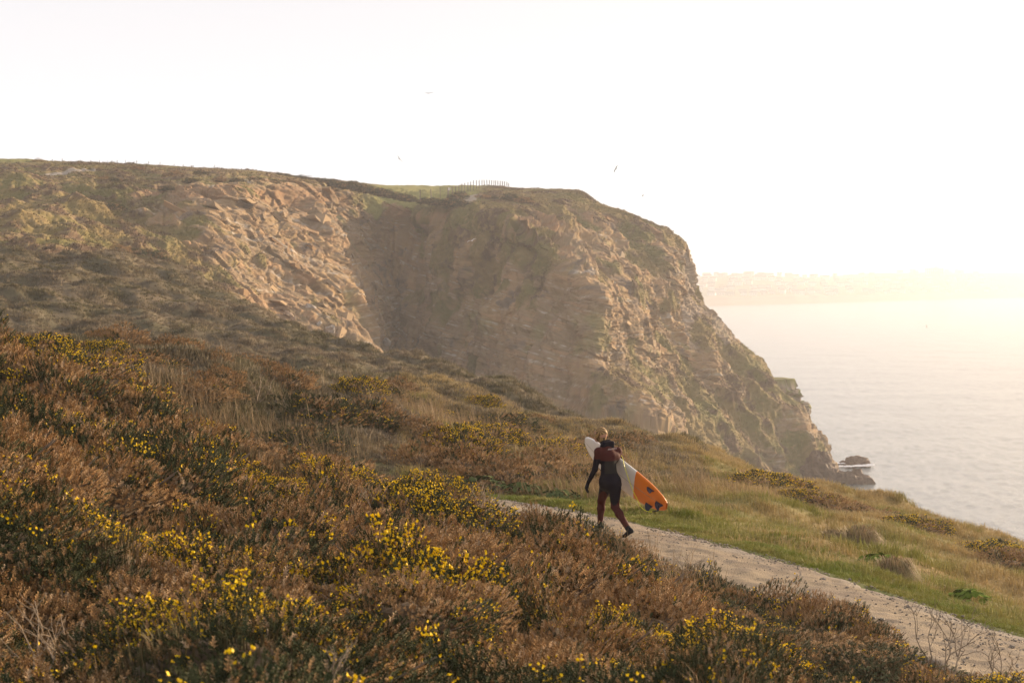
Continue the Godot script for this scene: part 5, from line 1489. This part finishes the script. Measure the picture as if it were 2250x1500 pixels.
	var fallen := [[-32.68, 37.58, -262.00, 1.6, "largest pale fallen block at the foot of the slipped face"], [-41.50, 42.48, -264.00, 1.3, "flat grey block resting halfway down the slipped face"], [-42.23, 41.89, -262.00, 0.8, "block beside the flat grey one on the slipped face"], [-35.64, 37.58, -255.00, 0.9, "pale slab among the rubble below the slipped face"], [-30.68, 36.69, -262.00, 0.8, "small block right of the largest fallen one"], [-29.27, 34.96, -258.00, 1.1, "grey block near the crest below the slipped face"], [-28.01, 34.61, -262.00, 0.9, "right hand grey block near the crest"], [-24.81, 30.65, -318.00, 1.0, "pointed block standing at the mouth of the cove"], [-34.53, 38.77, -262.00, 0.6, "small stone above the pale slab"], [-38.24, 39.66, -262.00, 0.7, "stone left of the rubble streak"], [-40.02, 41.13, -264.00, 0.6, "small stone below the flat grey block"], [-31.02, 43.42, -296.00, 0.9, "whitish block on the slipped face's right edge"], [-34.02, 36.98, -250.00, 0.5, "small stone at the foot of the grassy crest"], [-31.09, 35.91, -258.00, 0.6, "stone between the fallen blocks"], [-26.58, 34.02, -264.00, 0.7, "stone at the far right of the fallen blocks"]]
	for k in fallen.size():
		var e: Array = fallen[k]
		var o := part("boulder", stones[k % 3], mats[(k + k / 3) % 3], self)
		o.position = Vector3(e[0], e[1], e[2])
		o.rotation = Vector3(rng.randf() * 3.0, rng.randf() * 3.0, rng.randf() * 3.0)
		o.scale = Vector3(e[3], e[3] * 0.55, e[3] * 0.8)
		tag(o, e[4], "boulder", "fallen blocks below the slipped face")
	# rocks at the water
	var dark := mat_rock_wet()
	for e in [
		[80.22, -0.04, -372.00, Vector3(3.0, 2.0, 2.4), "dark rounded rock standing in the surf off the point"],
		[77.89, -0.59, -374.00, Vector3(2.0, 1.3, 1.6), "low rock joined by white water to the point"],
		[71.87, -0.74, -338.00, Vector3(4.6, 3.6, 3.2), "dark flat rock showing above the grassy crest"],
		[64.92, 1.67, -338.00, Vector3(3.6, 4.8, 3.4), "overhanging boulder at the foot of the point"],
		[44.82, 35.10, -372.00, Vector3(1.5, 1.2, 1.5), "small knob of rock jutting from the headland's edge"],
	]:
		var o := part("sea_rock", rock_lump(int(e[0] * 10.0)), dark, self)
		o.position = Vector3(e[0], e[1], e[2])
		o.scale = e[3]
		tag(o, e[4], "rock", "rocks at the foot of the point")
	# the stack behind the point
	var st := part("rock_stack", stack_mesh(), paint(0.95), self)
	st.position = Vector3(64.71,10.72,-392.00) - Vector3(0, 8, 0)
	tag(st, "flat topped rock stack behind the headland's lower edge", "rock")
	var bv := PackedVector3Array()
	var bc := PackedColorArray()
	for k in 260:
		var a := rng.randf() * TAU
		var rr := rng.randf_range(0.75, 1.6)
		var p := Vector3(cos(a) * rr * 4.5 - 2.5, 0.35, sin(a) * rr * 2.8 + 1.0)
		var s := rng.randf_range(0.15, 0.5)
		for m in 5:
			var t0 := TAU * m / 5
			var t1 := TAU * (m + 1) / 5
			bv.append(p + Vector3(0, 0.12, 0)); bv.append(p + Vector3(cos(t0) * s * 1.8, 0, sin(t0) * s)); bv.append(p + Vector3(cos(t1) * s * 1.8, 0, sin(t1) * s))
			for q in 3: bc.append(Color(0.8, 0.82, 0.83))
	var foam := part("surf_foam", built(bv, bc, PackedInt32Array()), paint(0.9), self)
	foam.position = Vector3(Vector3(79.06,-0.04,-372.00).x, 0, -371)
	tag(foam, "white surf around the rocks off the point", "surf", "", "stuff")
	var buoy := thing("buoy", Vector3(380.15,0.10,-1470.00), "tiny dark buoy far out on the sea", "buoy")
	var cone := CylinderMesh.new()
	cone.top_radius = 0.25; cone.bottom_radius = 0.9; cone.height = 3.2
	part("float", cone, plain(Color(0.1, 0.1, 0.1)), buoy)

func mat_rock_wet() -> StandardMaterial3D:
	return paint(0.7, Color(0.68, 0.6, 0.54))

func rock_lump(seed_value: int) -> ArrayMesh:
	var n := noise(seed_value, 0.9, 4)
	var nu := 40
	var nv := 24
	var v := PackedVector3Array()
	var c := PackedColorArray()
	for i in nu + 1:
		for j in nv + 1:
			var th := TAU * (i % nu) / nu
			var ph := PI * j / nv
			var p := Vector3(sin(ph) * cos(th), cos(ph), sin(ph) * sin(th))
			p *= 1.0 + 0.4 * n.get_noise_3dv(p * 1.5) + 0.12 * n.get_noise_3dv(p * 6.0)
			v.append(p)
			var g := 0.5 + 0.5 * n.get_noise_3dv(p * 4.0)
			c.append(Color(0.28, 0.23, 0.18) * (0.6 + g))
	return built(v, c, grid_index(nu + 1, nv + 1))

func stack_mesh() -> ArrayMesh:
	var n := noise(401, 0.16, 4)
	var blk := noise(402, 0.3, 1, FastNoiseLite.TYPE_CELLULAR)
	var nu := 90
	var nv := 60
	var v := PackedVector3Array()
	var c := PackedColorArray()
	for i in nu + 1:
		for j in nv + 1:
			var th := TAU * (i % nu) / nu
			var y := 16.5 * (1.0 - float(j) / nv)
			var w := 4.6 + 0.28 * (16.5 - y)
			if j < 8: w *= float(j) / 8.0
			if j < 8: y = 16.5 - 0.04 * j
			var p := Vector3(cos(th) * w, y, sin(th) * w * 0.8)
			var m := (blk.get_noise_3dv(Vector3(p.x, p.y * 1.8, p.z)) * 0.9 + n.get_noise_3dv(p) * 1.4) * (0.25 if j < 8 else 1.0)
			p += Vector3(cos(th), 0.2, sin(th)) * m
			v.append(p)
			var g := n.get_noise_3dv(p * 3.0)
			c.append(mixc(mixc(Color(0.32, 0.26, 0.19), Color(0.2, 0.17, 0.13), 0.5 + g), Color(0.19, 0.19, 0.06), smoothstep(-0.05, 0.3, n.get_noise_3dv(p * 1.7) + (p.y - 11.0) * 0.05)))
	return built(v, c, grid_index(nu + 1, nv + 1))

# ---------------------------------------------------------------- the town across the bay
func make_town() -> void:
	var walls := [plain(Color(0.72, 0.70, 0.66)), plain(Color(0.60, 0.56, 0.50)), plain(Color(0.78, 0.77, 0.74))]
	var roofs := [plain(Color(0.16, 0.15, 0.15)), plain(Color(0.22, 0.16, 0.13)), plain(Color(0.12, 0.12, 0.13))]
	var pane := plain(Color(0.06, 0.07, 0.08), 0.2)
	var box := BoxMesh.new()
	var roof := PrismMesh.new()
	var row := 0
	var count := 0
	for back: float in [70.0, 120.0, 170.0, 225.0, 285.0, 350.0, 420.0]:
		var place := 0
		var x := 270.0 + rng.randf() * 20.0
		while x < 1230.0:
			x += rng.randf_range(13.0, 30.0) * (1.0 if x < 700.0 else 1.7)
			if rng.randf() < 0.25: continue
			var d := shore_at(x).x + back + rng.randf_range(-8, 8) + n_shore.get_noise_2d(x * 0.7, 40.0) * 25.0
			var w := rng.randf_range(9.0, 16.0)
			var h := rng.randf_range(5.0, 8.0)
			var o := thing("house", Vector3(x, shore_h(x, back) - 1.0, -d), "hazy house, %s from left in the %s terrace up from the far shore" % [nth(place), nth(row)], "house", "houses of the town across the bay")
			o.rotation.y = rng.randf_range(-0.35, 0.35)
			var b := part("wall", box, walls[count % 3], o)
			b.scale = Vector3(w, h, 8.0)
			b.position.y = h * 0.5
			var t := part("roof", roof, roofs[(count / 2) % 3], o)
			t.scale = Vector3(9.0, 3.2, w + 0.6)
			t.rotation.y = PI / 2
			t.position.y = h + 1.6
			if count % 2 == 0:
				var ch := part("chimney", box, walls[1], t)
				ch.scale = Vector3(0.12, 0.6, 0.06)
				ch.position = Vector3(0, 0.55, 0.35)
			for k in 3:
				var g := part("window", box, pane, o)
				g.scale = Vector3(1.3, 1.5, 0.2)
				g.position = Vector3((k - 1) * w * 0.3, h * 0.55, 4.05)
			count += 1
			place += 1
		row += 1
	var hx := 1015.0
	var hd := 3700.0
	var ho := thing("hotel", Vector3(hx, 56.0, -hd - 160.0), "large flat roofed block on the skyline at the right", "building")
	for e in [[Vector3(42, 17, 16), Vector3(0, 8, 0)], [Vector3(10, 4, 8), Vector3(4, 18.5, 0)], [Vector3(22, 9, 14), Vector3(30, 4, 2)]]:
		var b := part("wall", box, walls[0], ho)
		b.scale = e[0]
		b.position = e[1]
	for f in 4:
		for k in 9:
			var g := part("window", box, pane, ho)
			g.scale = Vector3(2.4, 2.0, 0.3)
			g.position = Vector3(-18.0 + k * 4.5, 3.0 + f * 3.8, 8.1)

func _ready() -> void:
	rng.seed = 20240611
	make_camera_and_light()
	n_hum = noise(1, 0.16, 3)
	n_fine = noise(2, 0.9, 3)
	n_mound = noise(4, 0.3, 2)
	n_zone = noise(3, 0.08, 3)
	mat_leaf = paint(0.8)
	mat_petal = paint(0.6)
	mat_petal.backlight_enabled = true
	mat_petal.backlight = Color(0.6, 0.6, 0.6)
	mat_wood = paint(0.9)
	mat_blade = paint(0.7)
	mat_blade.backlight_enabled = true
	mat_blade.backlight = Color(0.55, 0.55, 0.55)
	solve_ground()
	make_sea()
	make_headland()
	make_far_shore()
	make_ground()
	make_path()
	make_gorse()
	make_dead_gorse()
	make_grass()
	make_tussocks()
	make_headland_things()
	make_town()
	make_gulls()
	make_board()
	make_surfer()
